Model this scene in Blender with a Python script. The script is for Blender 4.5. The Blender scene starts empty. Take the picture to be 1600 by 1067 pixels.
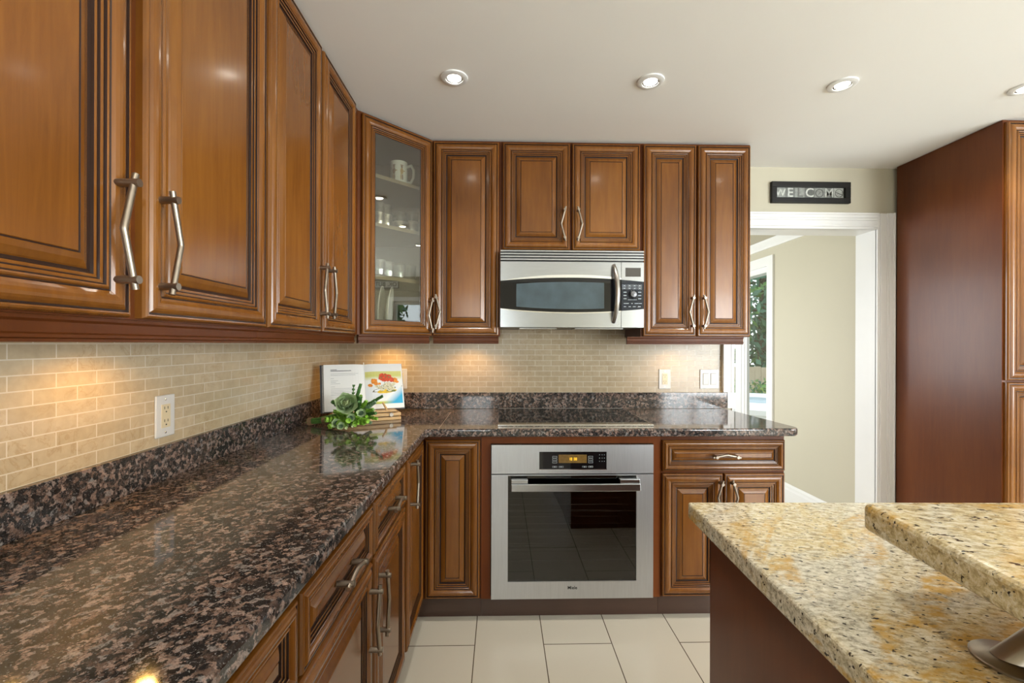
import bpy, bmesh, math, random
from mathutils import Vector, Matrix
R = math.radians
S = bpy.context.scene
COL = S.collection
random.seed(7)

# ------------------------------------------------------------------ camera, world, lights, exposure
CAM_H = 1.305
cd = bpy.data.cameras.new('camera'); cam = bpy.data.objects.new('camera', cd); COL.objects.link(cam)
cd.sensor_width = 36; cd.lens = 36 * 698.6 / 1600; cd.shift_y = 4.0 / 1600; cd.clip_start = 0.02
cam.matrix_world = (Matrix.Translation((0, 0, CAM_H)) @ Matrix.Rotation(R(-1.446), 4, 'Z')
                    @ Matrix.Rotation(R(90), 4, 'X') @ Matrix.Rotation(R(0.177), 4, 'Z'))
S.camera = cam
S.view_settings.view_transform = 'Standard'; S.view_settings.look = 'None'
S.view_settings.exposure = 0.75; S.view_settings.gamma = 1.0; S.view_settings.use_curve_mapping = False
S.cycles.use_denoising = True
S.cycles.max_bounces = 10; S.cycles.diffuse_bounces = 5; S.cycles.glossy_bounces = 5; S.cycles.transparent_max_bounces = 12
S.cycles.sample_clamp_indirect = 6.0
S.cycles.caustics_reflective = False; S.cycles.caustics_refractive = False

W = bpy.data.worlds.new('world'); S.world = W; W.use_nodes = True
nt = W.node_tree; nt.nodes.clear()
sky = nt.nodes.new('ShaderNodeTexSky'); sky.sky_type = 'HOSEK_WILKIE'; sky.sun_direction = (-.4, -.6, .7); sky.turbidity = 4; sky.ground_albedo = .4
mxw = nt.nodes.new('ShaderNodeMix'); mxw.data_type = 'RGBA'; mxw.inputs[0].default_value = .6
bgw = nt.nodes.new('ShaderNodeBackground'); ow = nt.nodes.new('ShaderNodeOutputWorld')
nt.links.new(sky.outputs[0], mxw.inputs[6]); mxw.inputs[7].default_value = (.9, .95, 1, 1)
nt.links.new(mxw.outputs[2], bgw.inputs[0]); bgw.inputs[1].default_value = 2.1
nt.links.new(bgw.outputs[0], ow.inputs[0])

def area(name, loc, direction, sx, sy, power, color):
    l = bpy.data.lights.new(name, 'AREA'); l.shape = 'RECTANGLE'; l.size = sx; l.size_y = sy; l.energy = power; l.color = color
    o = bpy.data.objects.new(name, l); COL.objects.link(o); o.location = loc
    o.rotation_euler = Vector(direction).to_track_quat('-Z', 'Y').to_euler()
    return o
# daylight arriving through the windows behind the camera and the window of the right wall
area('daylight_rear_window', (3.8, -3.38, 1.3), (-.18, 1, .28), 1.4, 2.0, 125, (.93, .97, 1))
area('daylight_rear_small_window', (-.45, -3.38, 1.4), (.1, 1, .25), .6, 1.6, 18, (.93, .97, 1))
area('daylight_side_window', (4.8, -1.3, 1.4), (-1, .1, .25), 2.6, 1.5, 160, (.95, .98, 1))
area('hall_fill_light', (-.02, 4.2, 1.45), (1, 0, 0), 1.7, 1.1, 34, (.95, .98, 1))  # added fill light for the hall, no known window on that side

# ------------------------------------------------------------------ materials
def mat(name):
    m = bpy.data.materials.new(name); m.use_nodes = True
    n = m.node_tree; n.nodes.clear()
    o = n.nodes.new('ShaderNodeOutputMaterial')
    return m, n, o
def N(n, t, **k):
    x = n.nodes.new(t)
    for a, v in k.items(): setattr(x, a, v)
    return x
def setin(node, **k):
    for a, v in k.items(): node.inputs[a.replace('_', ' ')].default_value = v
def pr(n, o, color=(.8, .8, .8), rough=.5, metal=0, coat=0, coat_rough=.05, spec=.5):
    b = N(n, 'ShaderNodeBsdfPrincipled'); n.links.new(b.outputs[0], o.inputs[0])
    b.inputs['Base Color'].default_value = (*color, 1); b.inputs['Roughness'].default_value = rough
    b.inputs['Metallic'].default_value = metal; b.inputs['Coat Weight'].default_value = coat
    b.inputs['Coat Roughness'].default_value = coat_rough; b.inputs['Specular IOR Level'].default_value = spec
    return b
def simple(name, color, rough=.5, metal=0, coat=0, spec=.5, vary=.06, vscale=9):
    m, n, o = mat(name); b = pr(n, o, color, rough, metal, coat, .06, spec)
    tc = N(n, 'ShaderNodeTexCoord'); no = N(n, 'ShaderNodeTexNoise'); no.inputs['Scale'].default_value = vscale; no.inputs['Detail'].default_value = 4
    n.links.new(tc.outputs['Object'], no.inputs['Vector'])
    rp = ramp(n, [(.3, tuple(c * (1 - vary) for c in color)), (.7, tuple(min(1, c * (1 + vary)) for c in color))])
    n.links.new(no.outputs['Fac'], rp.inputs[0]); n.links.new(rp.outputs[0], b.inputs['Base Color'])
    return m
def ramp(n, stops, interp='LINEAR'):
    r = N(n, 'ShaderNodeValToRGB'); r.color_ramp.interpolation = interp
    e = r.color_ramp.elements
    while len(e) < len(stops): e.new(.5)
    for x, (p, c) in zip(e, stops): x.position = p; x.color = (*c, 1)
    return r
def coords(n, scale=(1, 1, 1), out='Object'):
    tc = N(n, 'ShaderNodeTexCoord'); mp = N(n, 'ShaderNodeMapping'); mp.inputs['Scale'].default_value = scale
    n.links.new(tc.outputs[out], mp.inputs['Vector']); return mp
def noise(n, vec, scale, detail=5, rough=.55, dist=0):
    x = N(n, 'ShaderNodeTexNoise'); setin(x, Scale=scale, Detail=detail, Roughness=rough, Distortion=dist)
    n.links.new(vec.outputs[0], x.inputs['Vector']); return x
def mixc(n, fac, a, b, blend='MIX'):
    x = N(n, 'ShaderNodeMix', data_type='RGBA', blend_type=blend)
    for s, i in ((fac, 0), (a, 6), (b, 7)):
        if isinstance(s, (int, float)): x.inputs[i].default_value = s
        elif isinstance(s, tuple): x.inputs[i].default_value = (*s, 1)
        else: n.links.new(s, x.inputs[i])
    return x.outputs[2]
def bump(n, b, h, strength=.1, dist=.002):
    x = N(n, 'ShaderNodeBump'); setin(x, Strength=strength, Distance=dist); n.links.new(h, x.inputs['Height']); n.links.new(x.outputs[0], b.inputs['Normal'])

def wood(name, lo, mid, hi, rough=.3, coat=.35, axis='Z', spec=.5):
    m, n, o = mat(name); b = pr(n, o, mid, rough, 0, coat, .12, spec)
    sc = {'Z': (1, 1, .09), 'X': (.09, 1, 1), 'Y': (1, .09, 1)}[axis]
    v = coords(n, sc)
    g = noise(n, v, 55, 6, .6, .6); bl = noise(n, coords(n, (1, 1, .5)), 3.5, 3, .5)
    r1 = ramp(n, [(.25, lo), (.5, mid), (.8, hi)])
    add = N(n, 'ShaderNodeMath', operation='MULTIPLY_ADD'); add.inputs[1].default_value = .35
    n.links.new(g.outputs['Fac'], add.inputs[0])
    ml = N(n, 'ShaderNodeMath', operation='MULTIPLY'); ml.inputs[1].default_value = .68; n.links.new(bl.outputs['Fac'], ml.inputs[0])
    n.links.new(ml.outputs[0], add.inputs[2]); n.links.new(add.outputs[0], r1.inputs[0])
    n.links.new(r1.outputs[0], b.inputs['Base Color'])
    return m
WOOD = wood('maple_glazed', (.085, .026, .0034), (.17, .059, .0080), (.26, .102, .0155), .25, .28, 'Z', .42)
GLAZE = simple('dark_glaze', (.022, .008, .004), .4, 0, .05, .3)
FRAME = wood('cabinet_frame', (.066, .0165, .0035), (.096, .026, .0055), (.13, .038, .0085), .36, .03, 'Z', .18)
OVENF = wood('oven_frame_wood', (.10, .024, .005), (.145, .037, .0075), (.185, .052, .011), .36, .03, 'Z', .2)
DARKW = wood('dark_stained_panel', (.070, .0155, .0030), (.110, .028, .0055), (.155, .046, .0095), .32, .03, 'Z', .3)
TOE = wood('toe_kick_brown', (.045, .022, .014), (.06, .03, .02), (.075, .04, .027), .3, .2, 'X')
INNER = simple('cabinet_inside', (.20, .155, .085), .5)
BAMBOO = wood('bamboo', (.45, .26, .10), (.58, .36, .15), (.68, .45, .21), .45, .1, 'X')
CEIL = simple('ceiling_paint', (.86, .855, .84), .8, spec=.2, vary=.01, vscale=2)
WALLP = simple('beige_paint', (.52, .485, .385), .7, spec=.25, vary=.015, vscale=2)
WHITE = simple('white_trim', (.76, .76, .755), .35, vary=.01)
PLASTIC = simple('white_plastic', (.56, .555, .545), .3, vary=.01)
IVORY = simple('ivory_plastic', (.58, .50, .34), .35, vary=.02)
SLOT = simple('slot_black', (.01, .01, .01), .5)
BLACKG = simple('black_glass', (.005, .005, .006), .04, 0, 0, vary=.02)
BLACK = simple('black_plastic', (.012, .012, .012), .35)
GREYD = simple('display_grey', (.055, .05, .045), .12)
BLUEG = simple('window_reflection_blue_grey', (.055, .08, .095), .08, vary=.15, vscale=14)  # bluish reflection of the room put into the microwave window's colour
NICKEL = simple('satin_nickel', (.33, .28, .225), .36, 1, vary=.05, vscale=40)
CHROME = simple('chrome', (.82, .82, .82), .12, 1, vary=.02)
HANDLEM = simple('cast_steel', (.42, .40, .37), .28, 1, vary=.05)
def steel(name, col, rough, axis):
    m, n, o = mat(name); b = pr(n, o, col, rough, 1)
    sc = {'X': (.02, 1, 1), 'Z': (1, 1, .02)}[axis]
    g = noise(n, coords(n, sc), 420, 3, .6)
    rp = ramp(n, [(.2, tuple(c * .9 for c in col)), (.8, tuple(min(1, c * 1.06) for c in col))]); n.links.new(g.outputs['Fac'], rp.inputs[0]); n.links.new(rp.outputs[0], b.inputs['Base Color'])
    bump(n, b, g.outputs['Fac'], .03, .0006); return m
STEEL = steel('brushed_steel', (.43, .44, .455), .22, 'X')
STEELV = steel('brushed_steel_upright', (.56, .575, .60), .38, 'Z')

def glassy(name, tint=(1, 1, 1), rough=.0, ior=1.45, boost=1.0):
    m, n, o = mat(name)
    t = N(n, 'ShaderNodeBsdfTransparent'); t.inputs[0].default_value = (*tint, 1)
    g = N(n, 'ShaderNodeBsdfGlossy'); g.inputs['Roughness'].default_value = rough; g.inputs[0].default_value = (1, 1, 1, 1)
    f = N(n, 'ShaderNodeFresnel'); ge = N(n, 'ShaderNodeNewGeometry'); io = N(n, 'ShaderNodeMath', operation='MULTIPLY_ADD')
    io.inputs[1].default_value = 1 / ior - ior; io.inputs[2].default_value = ior   # the same sheet of glass seen from either face
    n.links.new(ge.outputs['Backfacing'], io.inputs[0]); n.links.new(io.outputs[0], f.inputs[0])
    k = N(n, 'ShaderNodeMath', operation='MULTIPLY'); k.inputs[1].default_value = boost; k.use_clamp = True
    n.links.new(f.outputs[0], k.inputs[0])
    mx = N(n, 'ShaderNodeMixShader'); n.links.new(k.outputs[0], mx.inputs[0]); n.links.new(t.outputs[0], mx.inputs[1]); n.links.new(g.outputs[0], mx.inputs[2])
    n.links.new(mx.outputs[0], o.inputs[0]); return m
PANE = glassy('window_glass', (.97, .985, .98))
CABGLASS = glassy('cabinet_glass', (.88, .89, .84), 0, 1.5, 3.4)
OVENGLASS = glassy('oven_glass', (.34, .34, .34), .015, 1.5, 1.6)
CRYSTAL = glassy('crystal', (.88, .9, .9), .02, 1.6, 2.5)

def emis(name, color, strength):
    m, n, o = mat(name); e = N(n, 'ShaderNodeEmission'); e.inputs[0].default_value = (*color, 1); e.inputs[1].default_value = strength
    n.links.new(e.outputs[0], o.inputs[0]); return m
BULB = emis('lamp_glow', (1, .93, .80), 14)
PUCKE = emis('puck_glow', (1, .72, .36), 12)
DIGIT = emis('amber_digits', (1, .55, .03), 1.2)

def granite_dark():
    m, n, o = mat('tan_brown_granite'); b = pr(n, o, (.1, .07, .06), .07, spec=.55)
    v = coords(n)
    w = noise(n, v, 55, 4, .6)
    wv = N(n, 'ShaderNodeVectorMath', operation='MULTIPLY_ADD'); wv.inputs[1].default_value = (.024, .024, .024)
    n.links.new(w.outputs['Color'], wv.inputs[0]); n.links.new(v.outputs[0], wv.inputs[2])
    vo = N(n, 'ShaderNodeTexVoronoi'); vo.inputs['Scale'].default_value = 92; n.links.new(wv.outputs[0], vo.inputs['Vector'])
    sep = N(n, 'ShaderNodeSeparateColor'); n.links.new(vo.outputs['Color'], sep.inputs[0])
    cell = ramp(n, [(0, (.016, .015, .015)), (.28, (.04, .034, .032)), (.42, (.08, .054, .044)), (.62, (.165, .108, .086)), (.82, (.31, .22, .185)), (1, (.19, .18, .178))])
    n.links.new(sep.outputs[0], cell.inputs[0])
    f = noise(n, v, 260, 4, .75); fr = ramp(n, [(.34, (.12, .11, .11)), (.5, (.9, .9, .9)), (.68, (1.25, 1.25, 1.25))]); n.links.new(f.outputs['Fac'], fr.inputs[0])
    c1 = mixc(n, .85, cell.outputs[0], fr.outputs[0], 'MULTIPLY')
    d = noise(n, v, 85, 5, .7); dr = ramp(n, [(.42, (0, 0, 0)), (.50, (1, 1, 1))]); n.links.new(d.outputs['Fac'], dr.inputs[0])
    c2 = mixc(n, dr.outputs[0], (.016, .016, .017), c1)
    s = noise(n, v, 300, 3, .6); sr = ramp(n, [(.60, (0, 0, 0)), (.68, (.8, .8, .8))]); n.links.new(s.outputs['Fac'], sr.inputs[0])
    c3 = mixc(n, sr.outputs[0], c2, (.27, .26, .26))
    n.links.new(c3, b.inputs['Base Color']); return m
GRANITE = granite_dark()
def granite_gold():
    m, n, o = mat('golden_granite'); b = pr(n, o, (.6, .5, .3), .1, spec=.5)
    tc = coords(n)
    def rc(sx, sy, ang=15):
        v = coords(n, (sx, sy, 1)); rot = N(n, 'ShaderNodeVectorRotate'); rot.inputs['Angle'].default_value = R(ang)
        t = N(n, 'ShaderNodeTexCoord'); n.links.new(t.outputs['Object'], rot.inputs['Vector']); n.links.new(rot.outputs[0], v.inputs['Vector']); return v
    v = rc(.55, 1.0, 15); vl = rc(.4, 1.0, -38)
    fine = noise(n, v, 105, 6, .75, .5)
    br = ramp(n, [(.28, (.15, .12, .08)), (.40, (.40, .31, .16)), (.50, (.60, .50, .29)), (.61, (.74, .68, .52)), (.76, (.54, .40, .16))]); n.links.new(fine.outputs['Fac'], br.inputs[0])
    b2 = ramp(n, [(.30, (.13, .125, .11)), (.42, (.36, .345, .29)), (.52, (.58, .555, .46)), (.64, (.76, .74, .66))]); n.links.new(fine.outputs['Fac'], b2.inputs[0])
    # broad pale / grey clouds
    cl = noise(n, vl, 7, 5, .6, .8); clr = ramp(n, [(.44, (0, 0, 0)), (.60, (.85, .85, .85))]); n.links.new(cl.outputs['Fac'], clr.inputs[0])
    c0 = mixc(n, clr.outputs[0], br.outputs[0], b2.outputs[0])
    # ochre veins, broken up by a mottle
    ve = noise(n, vl, 3.4, 6, .55, 2.2); vr = ramp(n, [(.485, (0, 0, 0)), (.545, (1, 1, 1)), (.60, (1, 1, 1)), (.66, (0, 0, 0))]); n.links.new(ve.outputs['Fac'], vr.inputs[0])
    mot = noise(n, v, 60, 4, .65); mr = ramp(n, [(.34, (0, 0, 0)), (.56, (.8, .8, .8))]); n.links.new(mot.outputs['Fac'], mr.inputs[0])
    vf = mixc(n, 1.0, vr.outputs[0], mr.outputs[0], 'MULTIPLY')
    c1 = mixc(n, vf, c0, (.50, .285, .035))
    gr = noise(n, v, 130, 4, .7); grr = ramp(n, [(.57, (0, 0, 0)), (.66, (.75, .75, .75))]); n.links.new(gr.outputs['Fac'], grr.inputs[0])
    c2 = mixc(n, grr.outputs[0], c1, (.20, .17, .11))
    sp = noise(n, rc(.55, 1.0), 150, 2, .5); spr = ramp(n, [(.635, (0, 0, 0)), (.68, (1, 1, 1))]); n.links.new(sp.outputs['Fac'], spr.inputs[0])
    c3 = mixc(n, spr.outputs[0], c2, (.04, .032, .026))
    n.links.new(c3, b.inputs['Base Color']); return m
GOLD = granite_gold()

def brickmat(name, swz, bw, rh, off, mortar, c1, c2, cm, rough, vein, offset=.5, moff=(0, 0)):
    m, n, o = mat(name); b = pr(n, o, c1, rough, spec=.5)
    tc = N(n, 'ShaderNodeTexCoord'); sp = N(n, 'ShaderNodeSeparateXYZ'); cb = N(n, 'ShaderNodeCombineXYZ')
    n.links.new(tc.outputs['Object'], sp.inputs[0])
    for i, a in enumerate(swz):
        ad = N(n, 'ShaderNodeMath', operation='SUBTRACT'); ad.inputs[1].default_value = moff[i]
        n.links.new(sp.outputs[a], ad.inputs[0]); n.links.new(ad.outputs[0], cb.inputs[i])
    br = N(n, 'ShaderNodeTexBrick'); br.offset = offset; br.offset_frequency = 2; br.squash = 1
    setin(br, Scale=1, Mortar_Size=mortar, Mortar_Smooth=.1, Bias=0, Brick_Width=bw, Row_Height=rh)
    br.inputs['Color1'].default_value = (*c1, 1); br.inputs['Color2'].default_value = (*c2, 1); br.inputs['Mortar'].default_value = (*cm, 1)
    n.links.new(cb.outputs[0], br.inputs['Vector'])
    col = br.outputs['Color']
    if vein:
        v = coords(n); a = noise(n, v, 14, 6, .6, 1.2); r1 = ramp(n, [(.475, (1, 1, 1)), (.5, vein), (.525, (1, 1, 1))]); n.links.new(a.outputs['Fac'], r1.inputs[0])
        c = noise(n, v, 40, 4, .6); r2 = ramp(n, [(.3, (.88, .87, .85)), (.7, (1.04, 1.04, 1.04))]); n.links.new(c.outputs['Fac'], r2.inputs[0])
        k = noise(n, v, 5, 2); r3 = ramp(n, [(.45, (0, 0, 0)), (.6, (.55, .55, .55))]); n.links.new(k.outputs['Fac'], r3.inputs[0])
        vv = mixc(n, r3.outputs[0], (1, 1, 1), r1.outputs[0])
        col = mixc(n, 1, mixc(n, 1, col, vv, 'MULTIPLY'), r2.outputs[0], 'MULTIPLY')
        col = mixc(n, br.outputs['Fac'], col, cm)
    n.links.new(col, b.inputs['Base Color'])
    inv = N(n, 'ShaderNodeMath', operation='SUBTRACT'); inv.inputs[0].default_value = 1; n.links.new(br.outputs['Fac'], inv.inputs[1])
    bump(n, b, inv.outputs[0], .3, .001)
    return m
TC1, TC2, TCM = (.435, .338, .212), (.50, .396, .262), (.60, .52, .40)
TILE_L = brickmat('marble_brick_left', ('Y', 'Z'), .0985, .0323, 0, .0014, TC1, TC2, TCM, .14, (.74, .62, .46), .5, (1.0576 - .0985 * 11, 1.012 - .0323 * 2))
TILE_B = brickmat('marble_brick_back_dimmed', ('X', 'Z'), .0985, .0323, 0, .0014, tuple(c * .82 for c in TC1), tuple(c * .82 for c in TC2), tuple(c * .9 for c in TCM), .24, (.74, .62, .46), .5, (-.480 - .0985 * 8, 1.012 - .0323 * 2))  # same tile, colour darkened to offset the stronger light on the back wall
FLOORM = brickmat('cream_floor_tile', ('Y', 'X'), .6, .2985, 0, .0022, (.60, .56, .47), (.62, .585, .50), (.10, .075, .05), .22, None, .5, (1.94 - .6 * 12, -.108 - .2985 * 10))

# ------------------------------------------------------------------ mesh builder
Z = Vector((0, 0, 1))
class Fr:      # a frame on a surface: u to the right, v up, w out of it
    def __init__(s, O, U, Nn): s.O = Vector(O); s.U = Vector(U).normalized(); s.N = Vector(Nn).normalized()
    def p(s, u, v, w=0): return s.O + s.U * u + Z * v + s.N * w
class MB:
    def __init__(s): s.v = []; s.f = []
    def add(s, vs, fs, m, smooth=False):
        b = len(s.v); s.v += [Vector(x) for x in vs]
        for f in fs: s.f.append(([b + i for i in f], m, smooth))
        return s
    def hexa(s, P, m):   # 8 points: bottom ring then top ring
        return s.add(P, [(3, 2, 1, 0), (4, 5, 6, 7), (0, 1, 5, 4), (1, 2, 6, 5), (2, 3, 7, 6), (3, 0, 4, 7)], m)
    def box(s, x0, x1, y0, y1, z0, z1, m):
        return s.hexa([(x0, y0, z0), (x1, y0, z0), (x1, y1, z0), (x0, y1, z0), (x0, y0, z1), (x1, y0, z1), (x1, y1, z1), (x0, y1, z1)], m)
    def fbox(s, F, u0, u1, v0, v1, w0, w1, m):
        return s.hexa([F.p(u0, v0, w0), F.p(u1, v0, w0), F.p(u1, v0, w1), F.p(u0, v0, w1), F.p(u0, v1, w0), F.p(u1, v1, w0), F.p(u1, v1, w1), F.p(u0, v1, w1)], m)
    def prism(s, pts, z0, z1, m):
        n = len(pts)
        return s.add([(x, y, z0) for x, y in pts] + [(x, y, z1) for x, y in pts],
                     [tuple(range(n))[::-1], tuple(range(n, 2 * n))] + [(i, (i + 1) % n, n + (i + 1) % n, n + i) for i in range(n)], m)
    def fprism(s, F, pts, w0, w1, m):    # outline in (u, v) given thickness along w
        n = len(pts)
        return s.add([F.p(u, v, w0) for u, v in pts] + [F.p(u, v, w1) for u, v in pts],
                     [tuple(range(n))[::-1], tuple(range(n, 2 * n))] + [(i, (i + 1) % n, n + (i + 1) % n, n + i) for i in range(n)], m)
    def fprofile(s, F, pts, u0, u1, m):  # profile in (v, w) swept along u
        n = len(pts)
        return s.add([F.p(u0, v, w) for v, w in pts] + [F.p(u1, v, w) for v, w in pts],
                     [tuple(range(n))[::-1], tuple(range(n, 2 * n))] + [(i, (i + 1) % n, n + (i + 1) % n, n + i) for i in range(n)], m)
    def tube(s, pts, r, m, seg=12, caps=True):
        pts = [Vector(p) for p in pts]; n = len(pts); rr = r if isinstance(r, (list, tuple)) else [r] * n
        ref = None; vs = []
        for i, p in enumerate(pts):
            t = (pts[min(i + 1, n - 1)] - pts[max(i - 1, 0)]).normalized()
            if ref is None: ref = t.orthogonal().normalized()
            a = (ref - t * ref.dot(t)).normalized(); ref = a; b = t.cross(a)
            for k in range(seg):
                th = 2 * math.pi * k / seg; vs.append(p + (a * math.cos(th) + b * math.sin(th)) * rr[i])
        fs = [(i * seg + k, i * seg + (k + 1) % seg, (i + 1) * seg + (k + 1) % seg, (i + 1) * seg + k) for i in range(n - 1) for k in range(seg)]
        s.add(vs, fs, m, True)
        if caps:
            b0 = len(s.v) - len(vs)
            s.f.append(([b0 + k for k in range(seg)][::-1], m, False)); s.f.append(([b0 + (n - 1) * seg + k for k in range(seg)], m, False))
        return s
    def lathe(s, prof, M, m, seg=28, sx=1, sy=1):   # profile (r, h) around local z of matrix M
        vs = []; n = len(prof)
        for r, h in prof:
            for k in range(seg):
                th = 2 * math.pi * k / seg; vs.append(M @ Vector((r * math.cos(th) * sx, r * math.sin(th) * sy, h)))
        fs = [(i * seg + k, i * seg + (k + 1) % seg, (i + 1) * seg + (k + 1) % seg, (i + 1) * seg + k) for i in range(n - 1) for k in range(seg)]
        s.add(vs, fs, m, True)
        b0 = len(s.v) - len(vs)
        if prof[0] == prof[-1]: return s
        if prof[0][0] > 1e-5: s.f.append(([b0 + k for k in range(seg)][::-1], m, False))
        if prof[-1][0] > 1e-5: s.f.append(([b0 + (n - 1) * seg + k for k in range(seg)], m, False))
        return s
    def ball(s, c, r, m, seg=12, rings=8, M=None):
        M = M or Matrix.Identity(4)
        prof = [(max(1e-6, math.sin(math.pi * i / rings)) , -math.cos(math.pi * i / rings)) for i in range(rings + 1)]
        rr = r if isinstance(r, (tuple, list)) else (r, r, r)
        return s.lathe(prof, Matrix.Translation(c) @ M @ Matrix.Diagonal((*rr, 1)), m, seg)
    def text(s, F, txt, u, v, size, m, w=.0006, depth=.0004, align='CENTER', bold=0):
        cu = bpy.data.curves.new('t', 'FONT'); cu.body = txt; cu.size = size; cu.align_x = align; cu.align_y = 'CENTER'; cu.extrude = depth; cu.offset = bold; cu.resolution_u = 3
        o = bpy.data.objects.new('t', cu); COL.objects.link(o)
        dg = bpy.context.evaluated_depsgraph_get(); me = bpy.data.meshes.new_from_object(o.evaluated_get(dg))
        s.add([F.p(u + x.co.x, v + x.co.y, w + x.co.z) for x in me.vertices], [tuple(p.vertices) for p in me.polygons], m)
        bpy.data.objects.remove(o); bpy.data.curves.remove(cu); bpy.data.meshes.remove(me); return s
    def build(s, name, parent=None, origin=None, bevel=0, seg=2, recalc=True):
        if parent is not None: org = world_loc(parent)
        else: org = Vector(origin) if origin is not None else Vector((0, 0, 0))
        me = bpy.data.meshes.new(name); mats = []
        for _, m, _s in s.f:
            if m not in mats: mats.append(m)
        me.from_pydata([v - org for v in s.v], [], [f for f, _, _ in s.f])
        for m in mats: me.materials.append(m)
        me.polygons.foreach_set('material_index', [mats.index(m) for _, m, _ in s.f])
        me.polygons.foreach_set('use_smooth', [x for _, _, x in s.f])
        if recalc:
            bm = bmesh.new(); bm.from_mesh(me); bmesh.ops.recalc_face_normals(bm, faces=bm.faces); bm.to_mesh(me); bm.free()
        if any(x for _, _, x in s.f): me.set_sharp_from_angle(angle=R(42))
        me.update()
        o = bpy.data.objects.new(name, me); COL.objects.link(o)
        if parent is not None: o.parent = parent
        else: o.location = org
        if bevel:
            b = o.modifiers.new('bevel', 'BEVEL'); b.width = bevel; b.segments = seg; b.limit_method = 'ANGLE'; b.angle_limit = R(40); b.harden_normals = False
        return o
def world_loc(o):
    v = Vector((0, 0, 0))
    while o is not None: v = v + Vector(o.location); o = o.parent
    return v
def tag(o, label, cat, group=None):
    o['label'] = label; o['category'] = cat
    if group: o['group'] = group
    return o
def thing(name, label, cat, loc, group=None):
    o = bpy.data.objects.new(name, None); o.empty_display_size = .05; COL.objects.link(o); o.location = loc
    return tag(o, label, cat, group)
def struct(o): o['kind'] = 'structure'; return o

# ------------------------------------------------------------------ key planes (metres)
XL, YB, ZC = -.977, 2.7205, 2.405
BX = -.377            # front of the left base boxes
BY = 2.121            # front of the back base boxes
UX = XL + .305        # front of the left wall boxes
UY = YB - .305        # front of the back wall boxes
CT = .914             # counter top height
XR = 4.6; YN = -3.2   # right and rear walls

# ------------------------------------------------------------------ room shell
struct(MB().box(XL - .2, XR + .2, YN - .2, YB + .16, -.08, 0, FLOORM).build('floor'))
struct(MB().box(XL - .2, XR + .2, YN - .2, YB + .16, ZC, ZC + .1, CEIL).build('ceiling'))
struct(MB().box(XL - .15, XL - .008, YN - .2, YB + .16, 0, ZC, WALLP).build('wall_left'))
DX0, DX1, DZ = 1.435, 2.33, 2.022      # door opening
m = MB()
m.box(XL, DX0 - .008, YB + .008, YB + .155, 0, ZC, WALLP); m.box(DX1 + .008, XR, YB + .008, YB + .155, 0, ZC, WALLP); m.box(DX0 - .008, DX1 + .008, YB + .008, YB + .155, DZ + .008, ZC, WALLP)
struct(m.build('wall_back'))
def wall_holes(F, L, H, holes, t, m):
    b = MB(); us = sorted({0, L, *[h[0] for h in holes], *[h[1] for h in holes]})
    for a, c in zip(us, us[1:]):
        hs = sorted([h for h in holes if h[0] <= a and h[1] >= c], key=lambda h: h[2]); z = 0
        for h in hs:
            if h[2] > z: b.fbox(F, a, c, z, h[2], -t, 0, m)
            z = h[3]
        if z < H: b.fbox(F, a, c, z, H, -t, 0, m)
    return b
# rear wall faces +Y, right wall faces -X
FR = Fr((XL, YN, 0), (1, 0, 0), (0, 1, 0))
rear_h = [(.20, .85, .55, 2.2), (4.10, 5.40, .25, 2.25)]
struct(wall_holes(FR, XR - XL, ZC, rear_h, .15, WALLP).build('wall_rear'))
FE = Fr((XR, YB, 0), (0, -1, 0), (-1, 0, 0))
right_h = [(.72, 1.72, 1.0, 2.0), (2.62, 5.42, .65, 2.2)]
struct(wall_holes(FE, YB - YN, ZC, right_h, .15, WALLP).build('wall_right'))
def window(name, F, h, mull, rails=()):
    u0, u1, v0, v1 = h; m = MB(); c = .07
    for a, b_, p, q in ((u0 - c, u0, v0 - c, v1 + c), (u1, u1 + c, v0 - c, v1 + c), (u0, u1, v1, v1 + c), (u0, u1, v0 - c, v0)): m.fbox(F, a, b_, max(p, .002), q, .001, .02, WHITE)
    for a, b_, p, q in ((u0, u0 + .05, v0, v1), (u1 - .05, u1, v0, v1), (u0 + .05, u1 - .05, v1 - .05, v1), (u0 + .05, u1 - .05, v0, v0 + .05)): m.fbox(F, a, b_, p, q, -.13, -.03, WHITE)
    for x in mull: m.fbox(F, x - .03, x + .03, v0 + .05, v1 - .05, -.12, -.04, WHITE)
    for x in rails: m.fbox(F, u0 + .05, u1 - .05, x - .02, x + .02, -.11, -.05, WHITE)
    o = struct(m.build(name)); g = MB().fbox(F, u0 + .05, u1 - .05, v0 + .05, v1 - .05, -.083, -.079, PANE); g.build('pane', o); return o
window('window_1', FR, rear_h[0], ()); window('window_2', FR, rear_h[1], (4.75,)); window('window_3', FE, right_h[0], (1.22,)); window('window_4', FE, right_h[1], (4.02,))

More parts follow.
